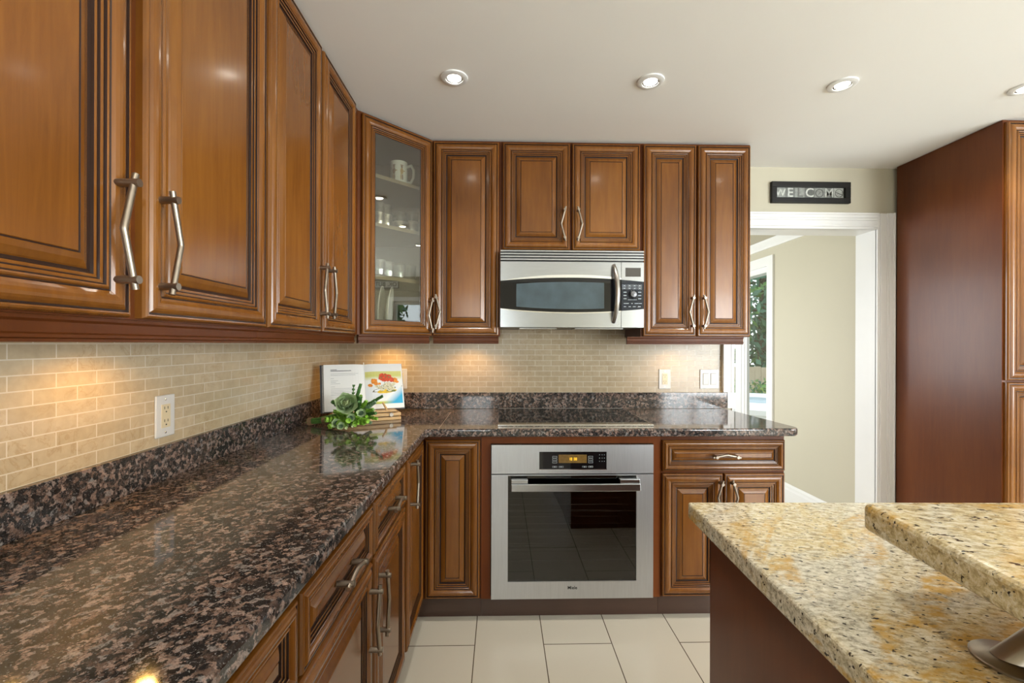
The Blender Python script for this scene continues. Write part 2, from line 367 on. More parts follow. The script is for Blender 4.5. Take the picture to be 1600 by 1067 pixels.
# doorway casing and jambs
FB = Fr((0, YB, 0), (1, 0, 0), (0, -1, 0))
def casing_profile(m, F, a, b, v0, v1, side):   # stepped upright, side +1 = outer edge to the right
    w = b - a
    for f0, f1, t in ((0, .16, .012), (.16, .30, .016), (.30, .55, .014), (.55, .68, .018), (.68, .88, .021), (.88, 1, .026)):
        x0, x1 = (a + w * f0, a + w * f1) if side > 0 else (b - w * f1, b - w * f0)
        m.fbox(F, x0, x1, v0, v1, -.007, t, WHITE)
m = MB()
casing_profile(m, FB, DX1, DX1 + .104, 0, DZ + .098, 1)
casing_profile(m, FB, DX0 - .075, DX0, 1.0135, DZ, -1)
m.fbox(FB, DX0 - .042, DX0, CT + .001, 1.0135, -.007, .012, WHITE)
for f0, f1, t in ((0, .16, .012), (.16, .30, .016), (.30, .55, .014), (.55, .68, .018), (.68, .88, .021), (.88, 1, .026)):
    m.fbox(FB, DX0 - .06, DX1 + .0001, DZ + .098 * f0, DZ + .098 * f1, -.007, t, WHITE)
cas = struct(m.build('trim_1', bevel=.002))
m = MB(); m.box(DX1, DX1 + .008, YB + .0, YB + .16, 0, DZ, WHITE); m.box(DX0 - .008, DX0, YB, YB + .16, 0, DZ, WHITE); m.box(DX0 - .008, DX1 + .008, YB, YB + .16, DZ, DZ + .008, WHITE)
m.build('jamb', cas)

# room beyond the doorway
HX = 2.36; HC = 2.225
struct(MB().box(.2, 4.0, YB + .16, 6.2, -.08, 0, FLOORM).build('floor_hall'))
struct(MB().box(.2, HX + .15, YB + .156, 6.2, HC, HC + .08, WALLP).build('ceiling_hall'))
FH = Fr((HX, 6.1, 0), (0, -1, 0), (-1, 0, 0))
hall_h = (6.1 - 5.75, 6.1 - 3.885, .1, 2.0)
struct(wall_holes(FH, 6.1 - (YB + .156), HC, [hall_h], .12, WALLP).build('wall_hall_right'))
struct(MB().box(.2, HX + .15, 6.1, 6.2, 0, HC, WALLP).build('wall_hall_far')); struct(wall_holes(Fr((.2, YB + .156, 0), (0, 1, 0), (1, 0, 0)), 6.2 - YB - .156, HC, [(.46, 2.2, .85, 2.05)], .1, WALLP).build('wall_hall_left'))  # left wall opening, out of view, added to let the hall fill light in
m = MB(); u0, u1, v0, v1 = hall_h
for a, b_, p, q in ((u1, u1 + .085, 0, v1 + .085), (u0 - .085, u0, 0, v1 + .085), (u0, u1, v1, v1 + .085)): m.fbox(FH, a, b_, p, q, .001, .018, WHITE)
for a, b_, p, q in ((u0, u0 + .05, v0, v1), (u1 - .022, u1, v0, v1), (u0 + .05, u1 - .022, v1 - .05, v1), (u0 + .05, u1 - .022, v0, v0 + .08)): m.fbox(FH, a, b_, p, q, -.1, .0, WHITE)
cx = 6.1 - 4.345
for d, t in ((.105, -.006), (.075, .002), (.03, .010)): m.fbox(FH, cx - d, cx + d, v0 + .08, v1 - .05, -.032, t, WHITE)
o = struct(m.build('window_5')); MB().fbox(FH, u0 + .05, u1 - .022, v0 + .08, v1 - .05, -.018, -.014, PANE).build('pane', o)
m = MB()
m.fprofile(FH, [(2.155, .0), (2.155, .012), (2.17, .02), (2.205, .05), (2.222, .055), (2.222, 0)], 0, 6.1 - YB - .165, WHITE); struct(m.build('trim_2'))
m = MB(); m.fprofile(FH, [(.001, 0), (.001, .016), (.12, .016), (.135, .012), (.15, .012), (.168, .004), (.168, 0)], u1 + .087, 6.1 - YB - .165, WHITE); struct(m.build('baseboard_hall'))

# ------------------------------------------------------------------ tiled backsplashes, granite
UB = 1.347            # underside of wall cabinets
tag(MB().box(XL - .0075, XL, -.6, YB, CT - .01, UB, TILE_L).build('tile_backsplash'), 'cream marble brick tile backsplash on the left wall', 'backsplash')
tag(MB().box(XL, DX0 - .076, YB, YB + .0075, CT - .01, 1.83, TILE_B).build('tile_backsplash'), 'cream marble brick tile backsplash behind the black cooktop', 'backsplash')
tag(MB().box(XL + .0005, XL + .02, -.6, YB - .001, CT + .0005, 1.012, GRANITE).build('granite_upstand', bevel=.0015), 'dark speckled granite upstand strip along the left wall', 'backsplash strip')
tag(MB().box(XL + .0205, 1.388, YB - .02, YB - .0005, CT + .0005, 1.012, GRANITE).build('granite_upstand', bevel=.0015), 'dark speckled granite upstand strip behind the cooktop', 'backsplash strip')
CFX, CFY = -.340, 2.055
end = [(1.412 - .05 * (1 - math.cos(a)), CFY + .05 - .05 * math.sin(a)) for a in [R(90 * k / 6) for k in range(6, -1, -1)]]
pts = [(XL + .001, -.6), (CFX, -.6), (CFX, CFY - .012), (CFX + .012, CFY)] + end + [(1.378, YB - .0215), (XL + .001, YB - .0215)]
ctop = tag(MB().prism(pts, .877, CT, GRANITE).build('granite_countertop', bevel=.014, seg=4), 'glossy dark brown granite countertop running L-shaped along both walls', 'countertop')
MB().box(-.2845, -.2835, CFY + .015, YB - .16, CT + .0001, CT + .0006, simple('seam_filler', (.36, .26, .17), .3)).build('seam', ctop)

# ------------------------------------------------------------------ doors, handles, cabinets
RINGS = [(0, .013, 0), (.0025, .018, 0), (.0055, .0195, 0), (.0080, .0195, 0), (.0092, .0168, 1), (.0120, .0168, 1), (.0132, .0180, 0), (.0165, .0208, 0), (.0205, .0226, 0), (.0255, .0233, 0), (.0310, .0227, 0), (.0365, .0206, 0), (.0415, .0176, 0),
         (.0428, .0160, 1), (.0445, .0160, 1), (.0462, .0185, 0), (.0485, .0195, 0), (.0510, .0185, 0), (.0522, .0150, 1), (.0540, .0150, 1), (.0590, .0145, 0), (.0602, .0116, 1), (.0620, .0116, 1), (.0665, .0112, 0), (.0685, .0070, 1), (.0735, .0062, 1),
         (.0760, .0085, 0), (.086, .0135, 0), (.0950, .0165, 0), (.0960, .0150, 1), (.0976, .0150, 1), (.0985, .0165, 0)]
def panel(F, u0, v0, w, h, glass=False, scale=None):
    m = MB(); k = scale or min(1, .44 * min(w, h) / .0985)
    rings = [(0, 0, 0)] + RINGS
    if glass: rings = rings[:-6] + [(.0685, 0, 0)]
    loops = []
    for i, (d, z, _) in enumerate(rings):
        d *= k; loops.append([F.p(u0 + d, v0 + d, z), F.p(u0 + w - d, v0 + d, z), F.p(u0 + w - d, v0 + h - d, z), F.p(u0 + d, v0 + h - d, z)])
    vs = [p for l in loops for p in l]
    for i in range(1, len(rings)):
        mt = GLAZE if rings[i][2] else WOOD
        m.add(loops[i - 1] + loops[i], [(a, (a + 1) % 4, 4 + (a + 1) % 4, 4 + a) for a in range(4)], mt)
    if glass: m.add(loops[-1] + loops[0], [(a, (a + 1) % 4, 4 + (a + 1) % 4, 4 + a) for a in range(4)], WOOD)
    else:
        m.add(loops[-1], [(0, 1, 2, 3)], WOOD); m.add(loops[0], [(3, 2, 1, 0)], WOOD)
    # weld
    return m
def weld(o):
    bm = bmesh.new(); bm.from_mesh(o.data); bmesh.ops.remove_doubles(bm, verts=bm.verts, dist=1e-5); bmesh.ops.recalc_face_normals(bm, faces=bm.faces); bm.to_mesh(o.data); bm.free(); return o
def pull(F, u, v, length, kink, horizontal=False, out=.033, w0=.02, r=.0056):
    """bent bar pull: two standoffs and a rod kinked in the middle"""
    m = MB(); h = length / 2; e = .016
    P = (lambda a, b, w: F.p(u + a, v + b, w)) if not horizontal else (lambda a, b, w: F.p(u + b, v + a, w))
    for s in (-1, 1): m.tube([P(0, s * h, w0 - .001), P(0, s * h, w0 + out + .004)], .0071, NICKEL, 14)
    kd = kink / h
    m.tube([P(-kd * e, -h - e, w0 + out - .006), P(0, -h, w0 + out - .006), P(kink * .94, -.004, w0 + out - .006), P(kink, 0, w0 + out - .006), P(kink * .94, .004, w0 + out - .006), P(0, h, w0 + out - .006), P(-kd * e, h + e, w0 + out - .006)], r, NICKEL, 12)
    return m
def door(parent, F, u0, v0, w, h, hside=None, hv=None, hl=.165, kink=.02, name='door', glass=False, hedge=.032):
    d = weld(panel(F, u0, v0, w, h, glass).build(name, parent))
    if hside:
        u = u0 + w - hedge if hside == 'R' else u0 + hedge
        pull(F, u, hv, hl, -kink if hside == 'R' else kink).build('handle', d)
    return d
def drawer(parent, F, u0, v0, w, h, hl=.1):
    d = weld(panel(F, u0, v0, w, h).build('drawer', parent)); pull(F, u0 + w / 2, v0 + h / 2, hl, .010, True).build('handle', d); return d
def light_rail(parent, F, u0, u1, v=UB):
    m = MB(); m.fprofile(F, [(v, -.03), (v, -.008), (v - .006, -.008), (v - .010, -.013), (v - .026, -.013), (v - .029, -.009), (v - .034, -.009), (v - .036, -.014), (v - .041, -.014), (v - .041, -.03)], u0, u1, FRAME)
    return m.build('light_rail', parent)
ZT = 2.398            # top of the wall boxes
FL = Fr((UX, 0, 0), (0, 1, 0), (1, 0, 0))         # left wall cabinets: u = Y
FU = Fr((0, UY, 0), (1, 0, 0), (0, -1, 0))        # back wall cabinets: u = X
UD0, UDH = 1.350, 2.386 - 1.350
c = thing('wall_cabinet', 'brown wall cabinet nearest the camera, with two tall doors whose long handles face each other', 'cabinet', (XL + .15, .6, UB))
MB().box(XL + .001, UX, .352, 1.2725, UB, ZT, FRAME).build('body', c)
door(c, FL, .375, UD0, .434, UDH, 'R', 1.495); door(c, FL, .838, UD0, .428, UDH, 'L', 1.495)
light_rail(c, FL, .352, 1.2725)
c = thing('wall_cabinet', 'brown wall cabinet on the left wall between the nearest cabinet and the glass corner cabinet', 'cabinet', (XL + .15, 1.65, UB))
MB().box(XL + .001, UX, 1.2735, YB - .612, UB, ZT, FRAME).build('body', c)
door(c, FL, 1.280, UD0, .368, UDH, 'R', 1.495, hedge=.022); door(c, FL, 1.668, UD0, .362, UDH, 'L', 1.495, hedge=.03)
light_rail(c, FL, 1.2735, YB - .612)
# one more cabinet towards the camera, outside the frame on the left
# ---- corner cabinet with glass door
A, B_, C_, D_, E_ = (XL + .001, YB - .61), (UX, YB - .61), (XL + .61, UY), (XL + .61, YB - .001), (XL + .001, YB - .001)
c = thing('corner_wall_cabinet', 'angled corner wall cabinet with a glass door showing a mug and glasses', 'cabinet', (XL + .3, YB - .3, UB))
FD = Fr((B_[0], B_[1], 0), (1, 1, 0), (1, -1, 0)); dl = .305 * math.sqrt(2)
m = MB(); t = .016
m.prism([A, (B_[0], A[1]), (B_[0], A[1] + t), (A[0], A[1] + t)], UB, ZT, FRAME)
m.prism([(C_[0] - t, C_[1]), C_, D_, (D_[0] - t, D_[1])], UB, ZT, FRAME)
m.build('side_panel', c)
m = MB(); m.box(A[0], A[0] + .006, A[1] + t, E_[1], UB, ZT, INNER); m.box(E_[0] + .006, D_[0] - t, E_[1] - .006, E_[1], UB, ZT, INNER); m.build('back_panel', c)
inn = [(A[0] + .0065, A[1] + t + .0005), (B_[0] - .004, A[1] + t + .0005), (C_[0] - t - .0005, C_[1] + .004), (C_[0] - t - .0005, D_[1] - .0065), (A[0] + .0065, D_[1] - .0065)]
MB().prism(inn, UB, UB + .018, INNER).build('bottom_panel', c); MB().prism(inn, ZT - .018, ZT, INNER).build('top_panel', c)
m = MB()
for a, b_, p, q in ((.0, .036, UB, ZT), (dl - .036, dl, UB, ZT), (.036, dl - .036, UB, UB + .03), (.036, dl - .036, ZT - .03, ZT)): m.fbox(FD, a, b_, p, q, -.018, 0, FRAME)
m.build('face_frame', c)
inn2 = [(A[0] + .0065, A[1] + t + .0005), (B_[0] - .035, A[1] + t + .0005), (C_[0] - t - .0005, C_[1] + .035), (C_[0] - t - .0005, D_[1] - .0065), (A[0] + .0065, D_[1] - .0065)]
SH = [1.625, 1.885, 2.125]
for z in SH: MB().prism(inn2, z, z + .018, INNER).build('shelf', c)
d = door(c, FD, .016, UD0, dl - .032, UDH, 'R', 1.455, hl=.15, glass=True, hedge=.022)
MB().fbox(FD, .016 + .069, dl - .016 - .069, UD0 + .069, UD0 + UDH - .069, .006, .010, CABGLASS).build('glass_pane', d)
FDr = Fr((B_[0], B_[1], 0), (1, 1, 0), (1, -1, 0)); light_rail(c, FDr, .012, dl - .012)
# ---- back wall cabinets
c = thing('wall_cabinet', 'single-door brown wall cabinet left of the microwave', 'cabinet', (-.19, UY + .15, UB))
MB().box(XL + .611, -.0035, UY, YB - .001, UB, ZT, FRAME).build('body', c)
door(c, FU, -.3625, UD0, .350, UDH, 'L', 1.475, hl=.15, hedge=.022); light_rail(c, FU, XL + .612, -.012)
c = thing('wall_cabinet', 'short two-door brown cabinet directly above the steel microwave', 'cabinet', (.38, UY + .15, 1.80))
MB().box(-.0025, .7595, UY, YB - .001, 1.803, ZT, FRAME).build('body', c)
door(c, FU, .009, 1.812, .3605, 2.386 - 1.812, 'R', 1.946, hl=.15, hedge=.03); door(c, FU, .3825, 1.812, .3675, 2.386 - 1.812, 'L', 1.946, hl=.15, hedge=.03)
c = thing('wall_cabinet', 'tall two-door brown wall cabinet right of the microwave, beside the doorway', 'cabinet', (1.06, UY + .15, UB))
MB().box(.7605, 1.362, UY, YB - .001, UB, ZT, FRAME).build('body', c)
door(c, FU, .770, UD0, .2875, UDH, 'R', 1.48, hl=.15, hedge=.026); door(c, FU, 1.0675, UD0, .289, UDH, 'L', 1.48, hl=.15, hedge=.026)
light_rail(c, FU, .7605 - .07, 1.335)

# ---- base cabinets, left run (u = Y) and back run (u = X)
GL = Fr((BX, 0, 0), (0, 1, 0), (1, 0, 0)); GB = Fr((0, BY, 0), (1, 0, 0), (0, -1, 0))
BT = .8765; DV = .109
def base_left(label, y0, y1):
    c = thing('base_cabinet', label, 'cabinet', (XL + .3, (y0 + y1) / 2, 0))
    MB().box(XL + .001, BX, y0, y1, .10, BT, FRAME).build('body', c); MB().box(XL + .001, BX - .03, y0, y1, .001, .10, TOE).build('toe_kick', c); return c
c = base_left('brown base cabinet nearest the camera under the long granite counter', -.05, .8125)
for a in (-.03, .40): drawer(c, GL, a, .700, .404, .150); door(c, GL, a, DV, .404, .575, 'R' if a < 0 else 'L', .55)
c = base_left('brown base cabinet with two drawers and two doors in the middle of the left run', .8135, 1.7165)
for a, w, s in ((.822, .446, 'R'), (1.290, .410, 'L')): drawer(c, GL, a, .700, w, .150); door(c, GL, a, DV, w, .580, s, .545, hl=.16)
c = thing('corner_base_cabinet', 'corner base cabinet with two folding doors where the counters meet', 'cabinet', (XL + .3, 2.35, 0))
MB().prism([(XL + .001, 1.7175), (BX, 1.7175), (BX, BY), (-.0905, BY), (-.0905, YB - .001), (XL + .001, YB - .001)], .10, BT, FRAME).build('body', c)
MB().prism([(XL + .001, 1.7175), (BX - .03, 1.7175), (BX - .03, BY + .025), (-.0905, BY + .025), (-.0905, YB - .001), (XL + .001, YB - .001)], .001, .10, TOE).build('toe_kick', c)
door(c, GL, 1.742, DV, 2.098 - 1.742, .745, 'L', .745, hl=.16, hedge=.05); door(c, GB, -.352, DV, .256, .745)
c = thing('oven_cabinet', 'reddish brown cabinet frame built around the steel oven', 'cabinet', (.35, BY + .3, 0))
m = MB(); m.box(-.0895, -.0455, BY - .004, YB - .001, .10, BT, OVENF); m.box(.729, .7635, BY - .004, YB - .001, .10, BT, OVENF); m.box(-.0455, .729, BY - .004, BY + .25, .834, BT, OVENF); m.box(-.0455, .729, BY + .02, YB - .001, .085, .10, OVENF)
m.build('body', c); MB().box(-.0895, .7635, BY + .025, YB - .001, .001, .085, TOE).build('toe_kick', c)
c = thing('base_cabinet', 'brown base cabinet right of the oven with one drawer above two doors', 'cabinet', (1.06, BY + .3, 0))
MB().box(.7645, 1.366, BY, YB - .0215, .10, BT, FRAME).build('body', c); MB().box(.7645, 1.366, BY + .025, YB - .022, .001, .10, TOE).build('toe_kick', c)
drawer(c, GB, .770, .703, .590, .147); door(c, GB, .770, DV, .2905, .582, 'R', .585, hl=.13, hedge=.018); door(c, GB, 1.0675, DV, .2925, .582, 'L', .585, hl=.13, hedge=.03)
# ---- tall cabinet on the right
c = thing('tall_cabinet', 'tall pantry cabinet with a plain dark reddish side, right of the doorway', 'cabinet', (2.9, 2.4, 0))
TX, TY = 2.437, 2.094
MB().box(TX, TX + .018, TY + .02, YB - .028, .001, ZT + .004, DARKW).build('side_panel', c)
MB().box(TX + .0185, 3.40, TY + .021, YB - .028, .10, ZT + .004, FRAME).build('body', c); MB().box(TX + .0185, 3.40, TY + .08, YB - .028, .001, .10, TOE).build('toe_kick', c)
FT = Fr((0, TY + .02, 0), (1, 0, 0), (0, -1, 0))
for a in (2.446, 2.925):
    s = 'R' if a < 2.6 else 'L'
    door(c, FT, a, 1.137, .47, 2.388 - 1.137, s, 1.30); door(c, FT, a, .112, .47, 1.127 - .112, s, .98)

# ------------------------------------------------------------------ oven
def seg_digits(m, F, txt, u, v, h, mt):
    SEG = {'0': 'abcdef', '1': 'bc', '3': 'abcdg', '8': 'abcdefg'}; w = h * .5; t = h * .12
    for ch in txt:
        if ch != ' ':
            for s in SEG[ch]:
                x0, x1, y0, y1 = {'a': (0, w, h - t, h), 'd': (0, w, 0, t), 'g': (0, w, h / 2 - t / 2, h / 2 + t / 2), 'b': (w - t, w, h / 2, h), 'c': (w - t, w, 0, h / 2), 'f': (0, t, h / 2, h), 'e': (0, t, 0, h / 2)}[s]
                m.fbox(F, u + x0, u + x1, v + y0, v + y1, 0, .0006, mt)
        u += w * (1.45 if ch != ' ' else .7)
OX0, OX1 = -.0415, .7245
ov = thing('wall_oven', 'stainless steel built-in oven under the cooktop with dark window and amber clock', 'oven', (.34, BY, .105))
FO = Fr((0, 2.116, 0), (1, 0, 0), (0, -1, 0))
px = lambda p: OX0 + (p - 768) / 252.5 * .766
pz = lambda y: .829 - (y - 696) / 238.5 * .724
m = MB(); x0, x1, z0, z1 = px(842), px(947), pz(733), pz(706)
for a, b_, p, q in ((OX0, x0, .696, .831), (x1, OX1, .696, .831), (x0, x1, .696, z0), (x0, x1, z1, .831)): m.fbox(FO, a, b_, p, q, 0, .018, STEELV)
cp = m.build('control_panel', ov)
m = MB(); m.fbox(FO, x0, x1, z0, z1, .002, .0165, BLACKG); m.fbox(FO, x0 - .002, x1 + .002, z0 - .0025, z0, .015, .0188, CHROME)
dp = m.build('display', ov)
FO2 = Fr((0, 2.116 - .0167, 0), (1, 0, 0), (0, -1, 0)); m = MB()
m.fbox(FO2, px(872), px(916), pz(723.5), pz(710.5), 0, .0004, simple('amber_screen', (.17, .10, .03), .15, vary=.2, vscale=60)); m.build('screen', dp)
m = MB(); F3 = Fr((0, 2.116 - .0172, 0), (1, 0, 0), (0, -1, 0)); seg_digits(m, F3, '10 38', px(888), pz(719.3), .0125, DIGIT); m.build('clock_digits', dp)
LINE = simple('panel_print', (.42, .45, .47), .4)
m = MB()
def outline(m, F, u0, u1, v0, v1, t, mt):
    for a, b_, p, q in ((u0, u1, v0, v0 + t), (u0, u1, v1 - t, v1), (u0, u0 + t, v0 + t, v1 - t), (u1 - t, u1, v0 + t, v1 - t)): m.fbox(F, a, b_, p, q, 0, .0004, mt)
for cxp in (866, 922):
    for yy in (714.3, 718.3, 722.2): m = MB(); outline(m, FO2, px(cxp - 3.6), px(cxp + 3.6), pz(yy + 1.4), pz(yy - 1.4), .0011, LINE); m.build('button', dp)
for cxp in (866, 876, 912.5, 922): m = MB(); outline(m, FO2, px(cxp - 3.6), px(cxp + 3.6), pz(730.5), pz(728.3), .001, LINE); m.fbox(FO2, px(cxp - 1.2), px(cxp + 1.2), pz(729.8), pz(729), 0, .0004, LINE); m.build('button', dp)
m = MB()
for cxp in (936, 940, 943.5):
    for yy in (711, 716, 721): m.fbox(FO2, px(cxp - .4), px(cxp + .4), pz(yy + .5), pz(yy - .5), 0, .0003, LINE)
m.build('number_dots', dp)
# door: steel frame, glass, handle
wx0, wx1, wz0, wz1 = px(793.5), px(994), pz(907), pz(743)
m = MB()
for a, b_, p, q in ((OX0, wx0, .107, .6915), (wx1, OX1, .107, .6915), (wx0, wx1, .107, wz0), (wx0, wx1, wz1 + .0005, .6915)): m.fbox(FO, a, b_, p, q, 0, .018, STEELV)
od = m.build('oven_door', ov)
MB().fbox(FO, wx0, wx1, wz0, wz1, .010, .015, OVENGLASS).build('window_glass', od)
m = MB(); hz = pz(756.5)
m.fbox(FO, px(798), px(996), pz(763), pz(751.5), .055, .064, STEEL)
m.fbox(FO, px(798), px(824), pz(757), pz(745.5), .0185, .0545, STEEL); m.fbox(FO, px(965), px(996), pz(757), pz(745.5), .0185, .0545, STEEL)
m.build('handle', od, bevel=.003)
m = MB(); m.text(Fr((0, 2.116 - .018, 0), (1, 0, 0), (0, -1, 0)), 'Miele', px(894), pz(917), .021, BLACK, w=.0003, depth=.0003, bold=.0004); m.build('logo', od)
CAV = simple('oven_cavity', (.045, .042, .04), .45, vary=.2)
m = MB(); m.box(OX0 + .02, OX1 - .02, 2.60, 2.606, .115, .68, CAV); m.box(OX0 + .02, OX0 + .04, 2.118, 2.60, .115, .68, CAV); m.box(OX1 - .04, OX1 - .02, 2.118, 2.60, .115, .68, CAV); m.box(OX0 + .02, OX1 - .02, 2.118, 2.606, .103, .115, CAV); m.box(OX0 + .02, OX1 - .02, 2.118, 2.606, .68, .692, CAV)
m.build('cavity', ov)
for z in (.265, .335, .405, .50):
    m = MB()
    for k in range(5): m.tube([(OX0 + .043, 2.15 + k * .09, z), (OX1 - .043, 2.15 + k * .09, z)], .0028, CHROME, 8)
    m.tube([(OX0 + .044, 2.15, z), (OX0 + .044, 2.51, z)], .003, CHROME, 8); m.tube([(OX1 - .044, 2.15, z), (OX1 - .044, 2.51, z)], .003, CHROME, 8)
    m.build('oven_rack', ov)
# ------------------------------------------------------------------ cooktop
ck = thing('cooktop', 'black glass induction cooktop with steel front edge set in the granite', 'cooktop', (.36, 2.38, CT))
KX0, KX1, KY0, KY1 = -.012, .732, 2.118, 2.672
MB().box(KX0 + .003, KX1 - .003, KY0 + .014, KY1 - .003, CT + .0008, CT + .007, BLACKG).build('glass_top', ck)
m = MB(); m.box(KX0, KX1, KY0, KY0 + .0135, CT + .0005, CT + .0085, CHROME); m.box(KX0, KX0 + .0025, KY0 + .014, KY1, CT + .0005, CT + .008, CHROME); m.box(KX1 - .0025, KX1, KY0 + .014, KY1, CT + .0005, CT + .008, CHROME); m.box(KX0 + .0025, KX1 - .0025, KY1 - .0025, KY1, CT + .0005, CT + .008, CHROME)
m.build('steel_edge', ck, bevel=.001)
RINGM = simple('burner_print', (.16, .155, .15), .2)
for x, y, r in ((.13, 2.53, .085), (.57, 2.53, .085), (.19, 2.29, .075), (.56, 2.29, .105)):
    m = MB(); m.lathe([(r, 0), (r + .0018, 0), (r + .0018, .0003), (r, .0003), (r, 0)], Matrix.Translation((x, y, CT + .0071)), RINGM, 48); m.build('burner_ring', ck)
for k in range(7): MB().box(.40 + k * .035, .415 + k * .035, 2.165, 2.168, CT + .0071, CT + .0074, RINGM).build('touch_control', ck)
# ------------------------------------------------------------------ microwave
mw = thing('microwave', 'stainless steel over-the-range microwave with arched black window between the wall cabinets', 'microwave', (.375, 2.5, 1.393))
MX0, MX1, MZ0, MZ1 = -.0022, .7545, 1.393, 1.800; MF = 2.341
qx = lambda p: MX0 + (p - 782) / 223 * (MX1 - MX0)
qz = lambda y: MZ1 - (y - 392.5) / 119.5 * (MZ1 - MZ0)
MB().box(MX0, MX1, MF + .02, YB - .0005, MZ0, MZ1 - .0005, BLACK).build('case', mw)
FM = Fr((0, MF + .02, 0), (1, 0, 0), (0, -1, 0))
m = MB(); m.fbox(FM, MX0, MX1, qz(409.5), MZ1, 0, .006, BLACK)
for k in range(4): y = 393.3 + k * 4.25; m.fbox(FM, MX0, MX1, qz(y + 2.15), qz(y), .006, .021 - .001 * k, STEEL)
m.build('vent_grille', mw)
def arc(u0, u1, v_end, v_mid, n=16): return [(u0 + (u1 - u0) * i / n, v_end + (v_mid - v_end) * (1 - ((2 * i / n - 1)) ** 2)) for i in range(n + 1)]
sp = qx(969.6); mid = (MX0 + MX1) / 2; hw = mid - MX0
top = lambda u: qz(440.8) + (qz(435.3) - qz(440.8)) * (1 - ((u - mid) / hw) ** 2)
bot = lambda u: qz(483) + (qz(488.6) - qz(483)) * (1 - ((u - mid) / hw) ** 2)
def lens(u0, u1, g=0, n=16):
    us = [u0 + (u1 - u0) * i / n for i in range(n + 1)]
    return [(u, bot(u) - g) for u in us] + [(u, top(u) + g) for u in us[::-1]]
def strip(m, F, u0, u1, fa, fb, w0, w1, mt, n=16):
    us = [u0 + (u1 - u0) * i / n for i in range(n + 1)]
    m.fprism(F, [(u, fa(u)) for u in us] + [(u, fb(u)) for u in us[::-1]], w0, w1, mt)
zt, zb = qz(410.8), MZ0 + .001
m = MB(); strip(m, FM, MX0, sp - .0012, top, lambda u: zt, 0, .02, STEEL); strip(m, FM, MX0, sp - .0012, lambda u: zb, bot, 0, .02, STEEL)
md = m.build('microwave_door', mw)
m = MB(); strip(m, FM, MX0, sp - .0012, bot, top, .001, .0185, BLACKG); mg = m.build('door_glass', md)
m = MB(); strip(m, FM, MX0 + .001, sp - .002, top, lambda u: top(u) + .0155 * (1 - abs((u - mid) / hw) ** 2.2), .0205, .026, CHROME); strip(m, FM, MX0 + .001, sp - .002, lambda u: bot(u) - .006, bot, .0205, .0235, CHROME); m.build('door_trim', md)
wt = lambda u: min(top(u) - .02, qz(443)); wb = lambda u: max(bot(u) + .02, qz(482.5))
m = MB(); strip(m, FM, qx(806.5), qx(943), lambda u: bot(u) + .017, lambda u: top(u) - .022, .0187, .0192, BLUEG); m.build('viewing_window', md)
m = MB(); hx = qx(957.5); pts_ = []
for i in range(17):
    a = i / 16; pts_.append(FM.p(hx + .010 * math.sin(math.pi * a), qz(503.5) + (qz(416) - qz(503.5)) * a, .022 + .045 * math.sin(math.pi * a) ** .6))
m.tube(pts_, [.010 + .004 * math.sin(math.pi * i / 16) for i in range(17)], HANDLEM, 16); hd = m.build('handle', md)
m = MB(); strip(m, FM, sp + .0012, MX1, top, lambda u: zt, 0, .02, STEEL, 6); strip(m, FM, sp + .0012, MX1, lambda u: zb, bot, 0, .02, STEEL, 6); strip(m, FM, sp + .0012, MX1, lambda u: zb, lambda u: zt, -.0002, .0008, STEEL, 6); mp_ = m.build('control_panel', mw)
NAVY = simple('navy_black_panel', (.008, .012, .022), .12)
m = MB(); strip(m, FM, sp + .0012, MX1, bot, top, .001, .0195, NAVY, 6); kp = m.build('keypad', mw)
MB().fbox(FM, qx(976), qx(1000), qz(433), qz(419.3), .0202, .0208, GREYD).build('display', mp_)
m = MB(); m.lathe([(0.0, 0), (.0235, 0), (.0235, .006), (.019, .012), (.015, .020), (.0, .021)], Matrix.Translation(FM.p(qx(987.5), qz(460.5), .0197)) @ Matrix.Rotation(R(90), 4, 'X'), simple('knob_dark_steel', (.16, .16, .17), .25, 1), 28); m.build('knob', mp_)
PRINT = simple('keypad_print', (.38, .43, .48), .4)
m = MB(); fk = Fr((0, MF + .02 - .0196, 0), (1, 0, 0), (0, -1, 0))
for y in (447, 451):
    for x in (974.5, 982.5, 990.5, 998.5): outline(m, fk, qx(x - 3.2), qx(x + 3.2), qz(y + 1.5), qz(y - 1.5), .0008, PRINT); m.fbox(fk, qx(x - 1.6), qx(x + 1.6), qz(y + .5), qz(y - .5), 0, .0004, PRINT)
for y in (457, 462, 467):
    for x in (975.5, 998.5): m.fbox(fk, qx(x - 2.3), qx(x + 2.3), qz(y + .6), qz(y - .5), 0, .0004, PRINT)
m.fbox(fk, qx(980), qx(994), qz(469), qz(468.4), 0, .0004, PRINT)
for x, w in ((977.5, 4), (986.5, 1.2), (993.5, 3), (999.5, 2.2)): m.fbox(fk, qx(x - w), qx(x + w), qz(474.9), qz(474), 0, .0004, PRINT)
for x, w in ((975.5, 1.8), (983, 1.8), (990, 2.3), (998, 2)): m.fbox(fk, qx(x - w), qx(x + w), qz(479.8), qz(478.9), 0, .0004, PRINT)
m.build('key_print', kp)
m = MB()
for a, b_ in ((.10, .30), (.40, .66)): m.box(a, b_, MF + .06, MF + .2, MZ0 - .006, MZ0 - .0003, STEEL)
m.build('grease_filter', mw)

